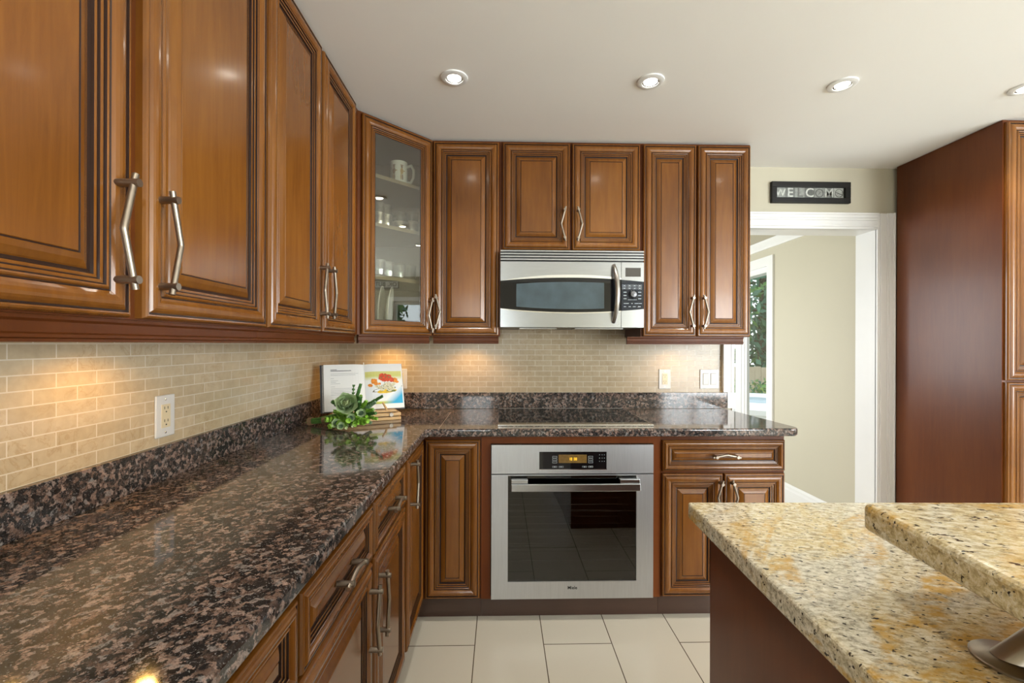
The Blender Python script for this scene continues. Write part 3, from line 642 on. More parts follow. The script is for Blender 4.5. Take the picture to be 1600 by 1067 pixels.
# ------------------------------------------------------------------ outlets and switch
def outlet(label, F, u, v):
    o = thing('power_outlet', label, 'outlet', F.p(u, v, 0), 'duplex outlets on the tiles')
    m = MB(); m.fbox(F, u - .037, u + .037, v - .0605, v + .0605, .0005, .006, PLASTIC); m.build('cover_plate', o, bevel=.003)
    m = MB(); m.fbox(F, u - .0165, u + .0165, v - .0335, v + .0335, .006, .0078, IVORY)
    for s in (1, -1):
        c = v + s * .0185 + .003
        for a in (-.0065, .0065): m.fbox(F, u + a - .0011, u + a + .0011, c - .002, c + .006, .0078, .0081, SLOT)
        m.fbox(F, u - .0022, u + .0022, c - .0115, c - .0075, .0078, .0081, SLOT)
    m.build('socket', o)
    for s in (1, -1): MB().lathe([(0, 0), (.0032, 0), (.0025, .0012), (0, .0014)], Matrix((( *F.U, 0), (0, 0, 1, 0), (*F.N, 0), (0, 0, 0, 1))).transposed() @ Matrix.Identity(4) if False else Matrix.Translation(F.p(u, v + s * .048, .006)) @ F.N.to_track_quat('Z', 'Y').to_matrix().to_4x4(), CHROME, 10).build('screw', o)
FTL = Fr((XL, 0, 0), (0, 1, 0), (1, 0, 0)); FTB = Fr((0, YB, 0), (1, 0, 0), (0, -1, 0))
outlet('white duplex outlet on the left tiled wall', FTL, 1.322, 1.094)
outlet('white duplex outlet right of the cooktop, beside the switch plate', FTB, 1.006, 1.094)
outlet('white duplex outlet half hidden behind the open cookbook', FTB, -.602, 1.094)
o = thing('light_switch', 'white double rocker switch plate near the doorway', 'switch', (1.283, YB, 1.094))
MB().fbox(FTB, 1.283 - .059, 1.283 + .059, 1.094 - .0595, 1.094 + .0595, .0005, .006, PLASTIC).build('cover_plate', o, bevel=.003)
m = MB()
for a in (-.0235, .0235): m.fbox(FTB, 1.283 + a - .0182, 1.283 + a + .0182, 1.094 - .0352, 1.094 + .0352, .0060, .0064, simple('switch_gap_shade', (.18, .18, .18), .6))
m.build('rocker_gap_shade', o)  # dark plates painted as the shade in the gap round each rocker
for a in (-.0235, .0235): MB().hexa([FTB.p(1.283 + a + i * .0165, 1.094 + j * .0335, w) for j, ws in ((-1, (.006, .0078)), (1, (.006, .0098))) for i, w in ((-1, ws[0]), (1, ws[0]), (1, ws[1]), (-1, ws[1]))], PLASTIC).build('rocker', o)

# ------------------------------------------------------------------ welcome picture
FW = Fr((0, YB + .008, 0), (1, 0, 0), (0, -1, 0))
sx0, sx1, sz0, sz1 = 1.664, 2.160, 2.181, 2.312
PBLACK = simple('picture_frame_black', (.010, .009, .008), .5, spec=.25)
o = thing('framed_picture', 'long black framed picture of photo letters spelling WELCOME over the doorway', 'picture', ((sx0 + sx1) / 2, YB, sz0))
m = MB(); fw = .033
for a, b_, p, q in ((sx0, sx1, sz0, sz0 + fw), (sx0, sx1, sz1 - fw, sz1), (sx0, sx0 + fw, sz0 + fw, sz1 - fw), (sx1 - fw, sx1, sz0 + fw, sz1 - fw)): m.fbox(FW, a, b_, p, q, .0005, .022, PBLACK)
m.build('frame', o, bevel=.003)
def grey(g): return simple('photo_grey', (g, g * .98, g * .94), .35, vary=.25, vscale=60)
m = MB(); n = 7; lw = (sx1 - sx0 - 2 * fw) / n; vz = (sz0 + sz1) / 2; hh = (sz1 - sz0 - 2 * fw)
bgs = [.30, .16, .32, .12, .28, .20, .45]; fgs = [.62, .68, .12, .66, .06, .55, .06]
for i, chs in enumerate('WELCOME'):
    u = sx0 + fw + lw * i; m.fbox(FW, u, u + lw - .0006, sz0 + fw, sz1 - fw, .001, .004, grey(bgs[i])); g2 = grey(fgs[i])
    F4 = Fr((0, YB + .008 - .004, 0), (1, 0, 0), (0, -1, 0))
    if chs == 'O': m.lathe([(lw * .34, 0), (lw * .42, 0), (lw * .42, .0006), (lw * .34, .0006), (lw * .34, 0)], Matrix.Translation(F4.p(u + lw / 2, vz, 0)) @ Matrix.Rotation(R(90), 4, 'X'), g2, 24); m.fprism(F4, [(u + lw * .4, vz - .006), (u + lw * .44, vz - .009), (u + lw * .62, vz + .006), (u + lw * .6, vz + .008)], 0, .0006, g2)
    elif i == 6:
        m.lathe([(lw * .36, 0), (lw * .42, 0), (lw * .42, .0006), (lw * .36, .0006), (lw * .36, 0)], Matrix.Translation(F4.p(u + lw * .52, vz + .001, 0)) @ Matrix.Rotation(R(90), 4, 'X'), g2, 24)
        m.fprism(F4, [(u + lw * .14, vz + .004), (u + lw * .16, vz + .008), (u + lw * .9, vz - .008), (u + lw * .88, vz - .012)], 0, .0006, g2)
    else: m.text(F4, chs, u + lw / 2, vz, hh * (1.2 if chs != 'W' else .95), g2, w=.0003, depth=.0003, bold=.001)
m.build('print', o)
MB().fbox(FW, sx0 + fw, sx1 - fw, sz0 + fw, sz1 - fw, .010, .012, PANE).build('glass', o)
# coffee sign on the right wall, seen mirrored in the corner cabinet's glass
FS = Fr((XR, 1.10, 2.21), (0, -1, 0), (-1, 0, 0))
o = thing('wall_sign', 'pale sign with black lettering above the right window, mirrored in the glass cabinet', 'sign', (XR, .85, 2.21))
m = MB(); m.fbox(FS, 0, .56, 0, .125, .001, .014, BLACK); m.build('frame', o)
m = MB(); m.fbox(FS, .01, .55, .01, .115, .0141, .0155, simple('sign_white', (.75, .74, .70), .6)); m.text(FS, 'OK, BUT FI', .03, .062, .092, BLACK, w=.016, depth=.0005, align='LEFT', bold=.001); m.build('lettering', o)

# ------------------------------------------------------------------ ceiling downlights and puck lights
def downlight(x, y, label, power=14):
    o = thing('ceiling_downlight', label, 'downlight', (x, y, ZC), 'round recessed ceiling lights')
    T = Matrix.Translation((x, y, ZC))
    MB().lathe([(.036, .0), (.056, .0), (.055, -.005), (.040, -.010), (.034, -.008), (.034, .0), (.036, 0)], T, WHITE, 32).build('trim_ring', o)
    MB().lathe([(.0, -.0075), (.024, -.0075), (.028, -.004), (.028, -.001), (0, -.001)], T, BULB, 24).build('bulb', o)
    MB().lathe([(.0285, -.0005), (.0335, -.0005), (.0335, -.006), (.0285, -.004), (.0285, -.0005)], T, GREYD, 24).build('baffle', o)
    l = bpy.data.lights.new('downlight_lamp', 'SPOT'); l.energy = power; l.color = (1, .92, .80); l.spot_size = R(125); l.spot_blend = .8; l.shadow_soft_size = .03
    lo = bpy.data.objects.new('downlight_lamp', l); COL.objects.link(lo); lo.parent = o; lo.location = (0, 0, -.02)
downlight(-.195, 1.852, 'recessed ceiling light above the corner cabinet, leftmost of the row')
downlight(.622, 1.852, 'recessed ceiling light in front of the microwave cabinets, second of the row from the left')
downlight(1.437, 1.850, 'recessed ceiling light in front of the doorway, third of the row from the left')
downlight(2.235, 1.850, 'recessed ceiling light cut by the right picture edge, beside the tall cabinet')
for x, y in ((-.195, .3), (1.437, .3), (.622, -1.2), (2.6, -1.2)): downlight(x, y, 'recessed ceiling light behind the camera, outside the picture')
def puck(x, y, label, power=3.2):
    o = thing('puck_light', label, 'under-cabinet light', (x, y, UB), 'round puck lights under the wall cabinets'); T = Matrix.Translation((x, y, UB))
    MB().lathe([(.024, 0), (.034, 0), (.034, -.010), (.024, -.012), (.024, 0)], T, NICKEL, 24).build('rim', o)
    MB().lathe([(0, -.009), (.0235, -.009), (.0235, -.003), (0, -.003)], T, PUCKE, 20).build('lens', o)
    l = bpy.data.lights.new('puck_lamp', 'SPOT'); l.energy = power * .75; l.color = (1, .54, .13); l.spot_size = R(150); l.spot_blend = .6; l.shadow_soft_size = .02
    lo = bpy.data.objects.new('puck_lamp', l); COL.objects.link(lo); lo.parent = o; lo.location = (0, 0, -.016)
puck(-.825, 1.06, 'warm puck light under the nearest left wall cabinet'); puck(-.66, 2.58, 'warm puck light under the corner cabinet', 4.2)
puck(-.177, 2.565, 'warm puck light under the cabinet left of the microwave'); puck(1.05, 2.565, 'warm puck light under the cabinet right of the microwave', 2.2)

# ------------------------------------------------------------------ island
def off(p, d): return p
isl = [(.466, 1.101), (1.62, 1.078), (1.58, -.45), (.401, -.45)]
tag(MB().prism(isl, CT - .04, CT, GOLD).build('island_countertop', bevel=.006, seg=3), 'lower golden granite slab of the kitchen island', 'countertop')
o = thing('island_cabinet', 'dark brown island base with plain end panel under the golden granite', 'island', (1.0, .4, 0))
MB().prism([(.500, 1.052), (1.55, 1.032), (1.52, -.40), (.437, -.40)], .001, CT - .0405, DARKW).build('body', o)
m = MB().prism([(.86, .60), (.97, .598), (.96, -.40), (.85, -.40)], CT + .0005, 1.0295, DARKW); m.build('riser_wall', o)
bar = [(.541, .655), (.5270, .53), (.513, .425), (.505, .32), (.49, .1), (.47, -.45), (1.30, -.45), (1.30, .642)]
tag(MB().prism(bar, 1.03, 1.07, GOLD).build('bar_countertop', bevel=.008, seg=3), 'raised golden granite bar slab at the right, above the lower island slab', 'countertop')
o = thing('bar_support', 'slanted brushed metal post on a round flange holding up the raised bar', 'support post', (.633, .535, CT))
MB().lathe([(0, .0004), (.040, .0004), (.040, .003), (.037, .0055), (0, .0055)], Matrix.Translation((.633, .535, CT)), NICKEL, 40).build('flange', o)
p0 = Vector((.638, .535, CT + .006)); p1 = Vector((.735, .50, 1.0285))
m = MB().tube([p0 - (p1 - p0) * .2, p0 + (p1 - p0) * .5, p1 + (p1 - p0) * .2], .0185, NICKEL, 28)
ax = (p1 - p0).normalized()
for k, vv in enumerate(m.v):
    lim = p0.z if k < 28 else (p1.z if k >= 56 else None)
    if lim is not None: m.v[k] = vv + ax * ((lim - vv.z) / ax.z)
m.build('post', o)

# ------------------------------------------------------------------ cookbook on a bamboo stand
BKC = Vector((-.692, 2.318, CT)); yaw = R(-25); tilt = R(20)
Mb = Matrix.Translation(BKC) @ Matrix.Rotation(-yaw, 4, 'Z')
def Mt(v0): return Mb @ Matrix.Translation((0, 0, v0)) @ Matrix.Rotation(-tilt, 4, 'X')   # tilted plane: x right, z up along the board, -y out
class MF_(Fr):
    def __init__(s, M): s.M = M
    def p(s, u, v, w=0): return s.M @ Vector((u, -w, v))
st = thing('cookbook_stand', 'bamboo cookbook stand holding the open cookbook in the counter corner', 'book stand', BKC)
FK = MF_(Mt(.048)); F0 = MF_(Mb)
m = MB(); m.fbox(F0, -.165, .165, .0005, .0155, -.10, .070, BAMBOO); m.build('base', st, bevel=.002); SPC = simple('bamboo_gap_shade', (.10, .055, .022), .6); m = MB(); m.fbox(F0, -.155, .155, .0156, .0204, -.09, .060, SPC); m.fbox(F0, -.155, .14, .0361, .0404, -.05, .052, SPC); m.build('shade_spacer', st)  # connecting blocks coloured dark to paint the shade between the slats
m = MB(); m.fbox(F0, -.165, .165, .0205, .036, -.09, .068, BAMBOO); m.build('base_slat', st, bevel=.002)
m = MB(); m.fbox(F0, -.165, .145, .0405, .0478, -.02, .060, BAMBOO); m.build('ledge', st, bevel=.002)
m = MB(); m.fbox(FK, -.15, .15, .0, .225, -.032, -.022, BAMBOO); m.build('back_board', st, bevel=.002)
m = MB(); m.tube([F0.p(.095, .045, .054), F0.p(.092, .060, .050), F0.p(.078, .088, .036)], [.006, .006, .005], BAMBOO, 8); m.build('page_holder', st)
m = MB(); m.lathe([(0, 0), (.010, 0), (.010, .004), (0, .004)], Mb @ Matrix.Translation((.115, -.0678, .028)) @ Matrix.Rotation(R(90), 4, 'X'), NICKEL, 14); m.build('hinge', st)
bk = thing('cookbook', 'open cookbook with a recipe page and a food photograph on a bamboo stand', 'book', Mt(.048) @ Vector((0, 0, 0)))
COVER = simple('book_cover', (.05, .06, .075), .4); PAGE = simple('book_paper', (.82, .80, .77), .55, vary=.01); EDGE = simple('page_edges', (.62, .63, .64), .7, vary=.2, vscale=200)
BH, BW = .247, .198
m = MB(); m.fbox(FK, -BW - .016, BW + .006, .0005, BH + .005, -.021, -.0165, COVER); m.fbox(FK, -BW - .007, -BW - .001, .003, BH, -.0164, -.010, EDGE); m.build('cover', bk, bevel=.001)
def pg(x): a = abs(x) / BW; return .006 + .012 * (math.sin(min(1, a * 3.2) * math.pi / 2)) * (1 - .45 * a)   # page block bulge
for s in (-1, 1):
    m = MB(); n = 14; us = [s * BW * i / n for i in range(n + 1)]
    for i in range(n):
        a, b_ = us[i], us[i + 1]; z0_, z1_ = .003, BH
        m.add([FK.p(a, z0_, pg(a) - .01), FK.p(b_, z0_, pg(b_) - .01), FK.p(b_, z1_, pg(b_) - .01), FK.p(a, z1_, pg(a) - .01)], [(0, 1, 2, 3)], PAGE)
        m.add([FK.p(a, z0_, -.016), FK.p(b_, z0_, -.016), FK.p(b_, z0_, pg(b_) - .01), FK.p(a, z0_, pg(a) - .01)], [(0, 1, 2, 3)], EDGE)
        m.add([FK.p(a, z1_, -.016), FK.p(b_, z1_, -.016), FK.p(b_, z1_, pg(b_) - .01), FK.p(a, z1_, pg(a) - .01)], [(0, 1, 2, 3)], EDGE)
        m.add([FK.p(a, z0_, -.016), FK.p(b_, z0_, -.016), FK.p(b_, z1_, -.016), FK.p(a, z1_, -.016)], [(0, 1, 2, 3)], EDGE)
    b_ = us[-1]; m.add([FK.p(b_, z0_, -.016), FK.p(b_, z1_, -.016), FK.p(b_, z1_, pg(b_) - .01), FK.p(b_, z0_, pg(b_) - .01)], [(0, 1, 2, 3)], EDGE)
    b_ = us[0]; m.add([FK.p(b_, z0_, -.016), FK.p(b_, z1_, -.016), FK.p(b_, z1_, pg(b_) - .01), FK.p(b_, z0_, pg(b_) - .01)], [(0, 1, 2, 3)], EDGE)
    po = weld(m.build('page_block', bk))
    if s < 0: left_pages = po
    else: right_pages = po
TXT = simple('text_ink', (.28, .28, .30), .6); INK = simple('heading_ink', (.06, .06, .07), .6)
def onpage(m, u0, u1, v0, v1, mt, lift=.0004, n=6):
    for i in range(n):
        a = u0 + (u1 - u0) * i / n; b_ = u0 + (u1 - u0) * (i + 1) / n
        m.add([FK.p(a, v0, pg(a) - .01 + lift), FK.p(b_, v0, pg(b_) - .01 + lift), FK.p(b_, v1, pg(b_) - .01 + lift), FK.p(a, v1, pg(a) - .01 + lift)], [(0, 1, 2, 3)], mt)
m = MB(); random.seed(3)
onpage(m, -.165, -.135, .2175, .2205, INK); onpage(m, -.165, -.065, .211, .2145, INK)
for row, (v, a, b_) in enumerate([(.197, -.165, -.03), (.189, -.165, -.045), (.172, -.165, -.15), (.160, -.165, -.13), (.152, -.165, -.14), (.144, -.165, -.12), (.128, -.165, -.145), (.118, -.165, -.03), (.110, -.165, -.03), (.102, -.165, -.04), (.094, -.165, -.03), (.086, -.165, -.09)]): onpage(m, a, b_, v, v + .0013, TXT)
m.build('recipe_text', left_pages, recalc=False)
# photograph page: washes of colour and a plate of food, printed flat
def photo_mat():
    m, n, o = mat('page_photo_ground'); b = pr(n, o, (.8, .8, .8), .35)
    tc = N(n, 'ShaderNodeTexCoord'); se = N(n, 'ShaderNodeSeparateXYZ'); n.links.new(tc.outputs['UV'], se.inputs[0])
    rv = ramp(n, [(0, (.42, .47, .03)), (.05, (.50, .53, .06)), (.10, (.78, .80, .78)), (.3, (.80, .82, .85)), (.72, (.84, .84, .80)), (.86, (.62, .60, .17)), (1, (.66, .62, .22))]); n.links.new(se.outputs['Y'], rv.inputs[0])
    # blue lower right corner
    a = N(n, 'ShaderNodeMath', operation='SUBTRACT'); n.links.new(se.outputs['X'], a.inputs[0]); n.links.new(se.outputs['Y'], a.inputs[1])
    br = ramp(n, [(.42, (0, 0, 0)), (.72, (1, 1, 1))]); n.links.new(a.outputs[0], br.inputs[0])
    n.links.new(mixc(n, br.outputs[0], rv.outputs[0], (.02, .36, .62)), b.inputs['Base Color']); return m
m = MB(); onpage(m, .004, .192, .028, .205, photo_mat(), .0004, 12)
ph = m.build('food_photo', right_pages, recalc=False)
uv = ph.data.uv_layers.new(name='uv')
for p in ph.data.polygons:
    for li, cxy in zip(p.loop_indices, ((0, 0), (1, 0), (1, 1), (0, 1))): uv.data[li].uv = ((p.index + cxy[0]) / 12, cxy[1])
m = MB(); lay = [0]
def blob(u, v, ru, rv, mt, n=14, wob=.15, rot=0):
    lay[0] += 1; l = .0006 + lay[0] * .00003; pts = []
    for k in range(n):
        a = 2 * math.pi * k / n; rr = 1 + random.uniform(-wob, wob); x = math.cos(a) * ru * rr; y = math.sin(a) * rv * rr
        uu = u + x * math.cos(rot) - y * math.sin(rot); vv = v + x * math.sin(rot) + y * math.cos(rot); pts.append(FK.p(uu, vv, pg(uu) - .01 + l))
    m.add(pts, [tuple(range(n))], mt)
random.seed(11)
RED = simple('print_red', (.62, .07, .02), .35, vary=.3, vscale=90); ORG = simple('print_orange', (.78, .26, .03), .35, vary=.25, vscale=90); YEL = simple('print_yellow', (.80, .52, .03), .35, vary=.2, vscale=90); CRM = simple('print_cream', (.66, .60, .42), .35, vary=.3, vscale=150); DRK = simple('print_dark', (.09, .075, .05), .4, vary=.4, vscale=150); GRN = simple('print_green', (.16, .2, .05), .4)
blob(.098, .093, .038, .010, YEL); blob(.128, .100, .034, .012, YEL); blob(.098, .105, .062, .009, DRK, rot=.12); blob(.135, .096, .026, .005, GRN)
for k in range(34): blob(random.gauss(.105, .028), random.gauss(.120, .010), random.uniform(.006, .012), random.uniform(.005, .009), CRM)
for k in range(16): blob(random.gauss(.105, .028), random.gauss(.118, .012), .0025, .002, GRN)
for k in range(12): blob(random.gauss(.058, .016), random.gauss(.142, .008), random.uniform(.006, .010), random.uniform(.005, .008), ORG)
for u, v in ((.028, .129), (.150, .150), (.158, .160), (.165, .146)): blob(u, v, .012, .008, ORG, rot=-.3)
for u, v in ((.085, .168), (.108, .178), (.100, .160), (.125, .172), (.090, .180), (.138, .158), (.118, .160)): blob(u, v, .014, .014, RED)
for u, v in ((.085, .168), (.108, .178), (.125, .172)): blob(u, v, .004, .004, GRN)
m.build('printed_food', right_pages, recalc=False)
MB().fbox(FK, -.0015, .0025, BH - .02, BH + .012, -.004, -.003, PAGE).build('ribbon', bk)

# ------------------------------------------------------------------ succulent bunch
LEAF1 = simple('rosette_green', (.26, .37, .17), .4, vary=.25, vscale=30); LEAF2 = simple('bright_leaf', (.24, .44, .05), .45, vary=.3, vscale=40); LEAF3 = simple('dark_leaf', (.075, .19, .045), .45, vary=.3, vscale=40)
LEAF4 = simple('grey_leaf', (.20, .32, .19), .5, vary=.2, vscale=40); LEAF5 = simple('rosette_pale', (.58, .66, .36), .4, vary=.2, vscale=30); LEAF6 = simple('rosette_mid', (.36, .47, .25), .38, vary=.2, vscale=30); STEMM = simple('stem_green', (.11, .25, .05), .5, vary=.3, vscale=60); JUTE = simple('jute', (.33, .20, .11), .9, vary=.3, vscale=200)
pl = thing('succulent_bunch', 'bunch of green artificial succulents tied with twine, lying before the cookbook', 'plant', (-.77, 2.17, CT))
def leaf(m, base, d, up, L, Wd, mt, cup=.25, th=.15):
    d = Vector(d).normalized(); side = d.cross(up).normalized(); nn = side.cross(d).normalized(); n = 5; vs = []
    for i in range(n + 1):
        a = i / n; w = Wd * (math.sin(math.pi * min(1, a * .8 + .16)) ** .8) * (1 if a < .95 else .25); c = base + d * (L * a) + nn * (L * cup * a * a)
        vs += [c - side * w + nn * (w * .35), c + nn * (-w * th), c + side * w + nn * (w * .35), c + nn * (w * th)]
    fs = []
    for i in range(n):
        for k in range(4): fs.append((i * 4 + k, i * 4 + (k + 1) % 4, (i + 1) * 4 + (k + 1) % 4, (i + 1) * 4 + k))
    m.add(vs, fs, mt, True); b0 = len(m.v) - len(vs); m.f.append(([b0 + k for k in range(4)], mt, True)); m.f.append(([b0 + n * 4 + k for k in range(4)], mt, True))
random.seed(5)
hub = Vector((-.745, 2.16, CT + .05))
m = MB()
for k in range(11):
    a = Vector((random.uniform(-.011, .011), random.uniform(-.011, .011), random.uniform(-.009, .011)))
    m.tube([Vector((-.955 + random.uniform(0, .012), 2.195, CT + .018)) + a * .9, Vector((-.88, 2.18, CT + .026)) + a, hub + a * 1.8], .0042, STEMM, 7)
m.build('stem_bundle', pl)
for x, y, z in ((-.932, 2.191, .0205), (-.858, 2.176, .0285)):
    m = MB()
    for k in range(5): 
        T = Matrix.Translation((x + .0045 * (k - 2), y - .001 * k, CT + z + .0009 * (k - 2))) @ Vector((1, -.2, .12)).to_track_quat('Z', 'Y').to_matrix().to_4x4()
        m.lathe([(.0165, -.002), (.0185, 0), (.0165, .002), (.0155, 0), (.0165, -.002)], T, JUTE, 18)
    m.build('twine', pl)
def rosette(c, axis, rad, rows, m0, m1):
    m = MB(); ax = Vector(axis).normalized(); e1 = ax.orthogonal().normalized(); e2 = ax.cross(e1)
    for r in range(rows):
        fr = r / (rows - 1); k = 6 if r < rows - 1 else 4; el = R(18 + 60 * fr); L = rad * (1.05 - .52 * fr)
        for j in range(k):
            th = 2 * math.pi * j / k + r * .62 + random.uniform(-.12, .12); rd = e1 * math.cos(th) + e2 * math.sin(th); d = rd * math.cos(el) + ax * math.sin(el)
            leaf(m, c + ax * (rad * .09 * r) + rd * (rad * .05), d, (ax - d * ax.dot(d)).normalized(), L * random.uniform(.9, 1.08), rad * (.56 - .22 * fr), m1 if fr > .6 else (m0 if r % 2 else LEAF6), .42, .06)
    return m
def sprig(p0, p1, rows, per, L, Wd, mt, spread=.8):
    m = MB(); p0, p1 = Vector(p0), Vector(p1); ax = (p1 - p0).normalized(); e1 = ax.orthogonal().normalized(); e2 = ax.cross(e1)
    m.tube([p0, p1], .0025, STEMM, 6)
    for r in range(rows):
        f = r / max(1, rows - 1); c = p0.lerp(p1, .2 + .8 * f)
        for j in range(per):
            th = 2 * math.pi * j / per + r * 1.1 + random.uniform(-.3, .3); rd = e1 * math.cos(th) + e2 * math.sin(th); d = (rd * spread + ax * (.5 + f * .5)).normalized()
            leaf(m, c, d, (ax - d * ax.dot(d)).normalized(), L * random.uniform(.8, 1.15) * (1 - .3 * f), Wd, mt, .2, .3)
    return m
cz = CT
def P(x, y, z): return Vector((x, y, CT + z))
h2 = P(-.725, 2.15, .06)
rosette(P(-.728, 2.105, .105), (.12, -.85, .40), .060, 5, LEAF1, LEAF5).build('rosette', pl)
def sp_(x, y, z, rows, per, L, Wd, mt, spread=.8, b=h2): sprig(b, P(x, y, z), rows, per, L, Wd, mt, spread).build('sprig', pl)
sp_(-.690, 2.160, .190, 15, 7, .019, .0075, LEAF3); sp_(-.590, 2.150, .140, 15, 7, .019, .0075, LEAF3); sp_(-.722, 2.165, .185, 7, 4, .018, .007, LEAF3)
sp_(-.800, 2.135, .115, 7, 5, .026, .010, LEAF3); sp_(-.785, 2.125, .075, 6, 5, .026, .010, LEAF2)
random.seed(9)
for k in range(13):      # loose right-hand foliage
    x = random.uniform(-.685, -.605); z = random.uniform(.035, .14) - (x + .685) * .4; sp_(x, random.uniform(2.09, 2.15), z, 8, 5, .022, .0075, (LEAF2, LEAF3, LEAF2, LEAF4)[k % 4], .9, P(-.70, 2.14, .06))
for k in range(10):      # bright leaves below the rosette
    x = -.80 + .018 * k; sp_(x, random.uniform(2.055, 2.085), random.uniform(.022, .05), 5, 6, .030, .0125, LEAF2, .95, P(-.735, 2.13, .04))
for x, y, z in ((-.715, 2.05, .018), (-.690, 2.055, .024), (-.670, 2.065, .035), (-.650, 2.08, .03)): sp_(x, y, z, 6, 6, .017, .0065, LEAF5 if x < -.68 else LEAF2, .9)
for x, y, z, r in ((-.765, 2.07, .030, .024), (-.655, 2.075, .075, .024), (-.735, 2.045, .022, .020), (-.70, 2.07, .055, .022)): rosette(P(x, y, z), (0.1, -.9, .3), r, 3, LEAF4, LEAF4).build('small_rosette', pl)
pl.location.y -= .035; pl.location.x += .028
for ch in pl.children:      # nothing sinks into the counter
    for vv in ch.data.vertices:
        if vv.co.z < .0008: vv.co.z = .0008

# ------------------------------------------------------------------ things in the glass cabinet
SZ = [UB + .018] + [z + .018 for z in SH]
CERAM = simple('white_ceramic', (.80, .80, .74), .2, vary=.02); BROWNP = simple('mug_print_brown', (.20, .09, .035), .4, vary=.4, vscale=80); GOLDR = simple('mug_print_gold', (.45, .27, .07), .35)
SILV = simple('silver_band', (.62, .60, .54), .28, 1, vary=.25, vscale=60)
def atray(pxx, y):    # X for a picture column at depth y
    u = (pxx - 800) / 698.6; a = R(1.446); d = (u * math.cos(a) + math.sin(a), math.cos(a) - u * math.sin(a)); return d[0] * y / d[1]
yy = 2.44; xx = atray(622.5, yy); zz = SZ[3] + .0005
mg = thing('beer_mug', 'white ceramic stein with brown painted figures on the top shelf behind glass', 'mug', (xx, yy, zz)); T = Matrix.Translation((xx, yy, zz)); rM = .047
MB().lathe([(0, 0), (rM + .003, 0), (rM + .003, .008), (rM, .012), (rM - .001, .14), (rM - .004, .14), (rM - .005, .012), (0, .010)], T, CERAM, 36).build('cup', mg)
m = MB(); m.tube([(xx + rM - .002, yy - .005, zz + .118), (xx + rM + .022, yy - .012, zz + .122), (xx + rM + .036, yy - .016, zz + .095), (xx + rM + .034, yy - .016, zz + .055), (xx + rM + .020, yy - .012, zz + .03), (xx + rM - .002, yy - .005, zz + .034)], .0075, CERAM, 10); m.build('handle', mg)
m = MB()
def onmug(th, v, w, h, mt):
    n = 5; pts = []
    for i in range(n):
        a = 2 * math.pi * i / n; 
    def q(t_, vv): return T @ Vector(((rM + .0006) * math.sin(t_), -(rM + .0006) * math.cos(t_), vv))
    k = 8; vs = [q(th + w / rM * math.cos(2 * math.pi * i / k), v + h * math.sin(2 * math.pi * i / k)) for i in range(k)]; m.add(vs, [tuple(range(k))], mt)
for th in (-.35, .55):
    onmug(th, .105, .006, .007, BROWNP); onmug(th, .114, .010, .003, BROWNP); onmug(th, .083, .009, .017, BROWNP if th < 0 else GOLDR); onmug(th - .09, .052, .0035, .018, GOLDR); onmug(th + .09, .052, .0035, .018, BROWNP); onmug(th + .24, .085, .009, .003, GOLDR)
for k in range(9): onmug(-.8 + .22 * k, .022, .006, .0035, GOLDR)
m.build('painted_figure', mg, recalc=False)
T2 = Matrix.Translation((-.80, 2.35, SZ[3] + .0005))
tag(MB().lathe([(0, 0), (.035, 0), (.05, .03), (.05, .10), (.028, .17), (.03, .20), (.028, .20), (.026, .17), (.047, .10), (.047, .03), (0, .004)], T2, CRYSTAL, 28).build('glass_decanter', origin=(-.80, 2.35, SZ[3])), 'clear glass decanter left of the stein on the top shelf', 'decanter')
def tumbler(pxx, y, label, rad, h):
    x = atray(pxx, y); z = SZ[2] + .0005
    o = thing('silver_tumbler', label, 'tumbler', (x, y, z), 'silver banded tumblers on the second shelf'); T = Matrix.Translation((x, y, z))
    MB().lathe([(0, 0), (rad * .93, 0), (rad, .006), (rad * 1.0, h * .45), (rad * 1.04, h * .5), (rad * 1.0, h * .55), (rad * 1.02, h), (rad * .96, h), (rad * .93, .008), (0, .006)], T, SILV, 28).build('cup', o)
    MB().lathe([(rad * 1.0, h), (rad * 1.06, h + .002), (rad * 1.02, h + .05), (rad * .99, h + .05), (rad * .98, h)], T, CRYSTAL, 28).build('glass_rim', o)
tumbler(591, 2.36, 'silver tumbler cut off by the left edge of the cabinet glass', .032, .085)
tumbler(603, 2.41, 'narrow tall silver banded tumbler, second from the left on its shelf', .031, .088)
tumbler(624, 2.47, 'wide silver banded tumbler in the middle of the second shelf', .043, .066)
tumbler(643, 2.53, 'silver tumbler half hidden at the right edge of the cabinet glass', .036, .085)
def crystal(pxx, y, label, h=.095):
    x = atray(pxx, y); z = SZ[1] + .0005; n = 24; T = Matrix.Translation((x, y, z)); m = MB(); vs = []
    prof = [(.0, 0), (.026, 0), (.034, .02), (.037, .045), (.035, .065), (.036, h), (.0335, h), (.032, .05), (.03, .02), (0, .016)]
    for i, (r, hh_) in enumerate(prof):
        for k in range(n): rr = r * (1 + (.05 if k % 2 and 1 < i < 5 else 0)); a = 2 * math.pi * k / n; vs.append(T @ Vector((rr * math.cos(a), rr * math.sin(a), hh_)))
    m.add(vs, [(i * n + k, i * n + (k + 1) % n, (i + 1) * n + (k + 1) % n, (i + 1) * n + k) for i in range(len(prof) - 1) for k in range(n)], CRYSTAL, False)
    tag(m.build('crystal_glass', origin=(x, y, z)), label, 'drinking glass', 'cut crystal glasses on the third shelf')
crystal(592, 2.345, 'cut crystal glass at the left end of the third shelf'); crystal(606, 2.405, 'cut crystal glass, second from the left on the third shelf')
crystal(624, 2.455, 'cut crystal glass, third from the left on the third shelf'); crystal(640, 2.52, 'cut crystal glass at the right end of the third shelf')
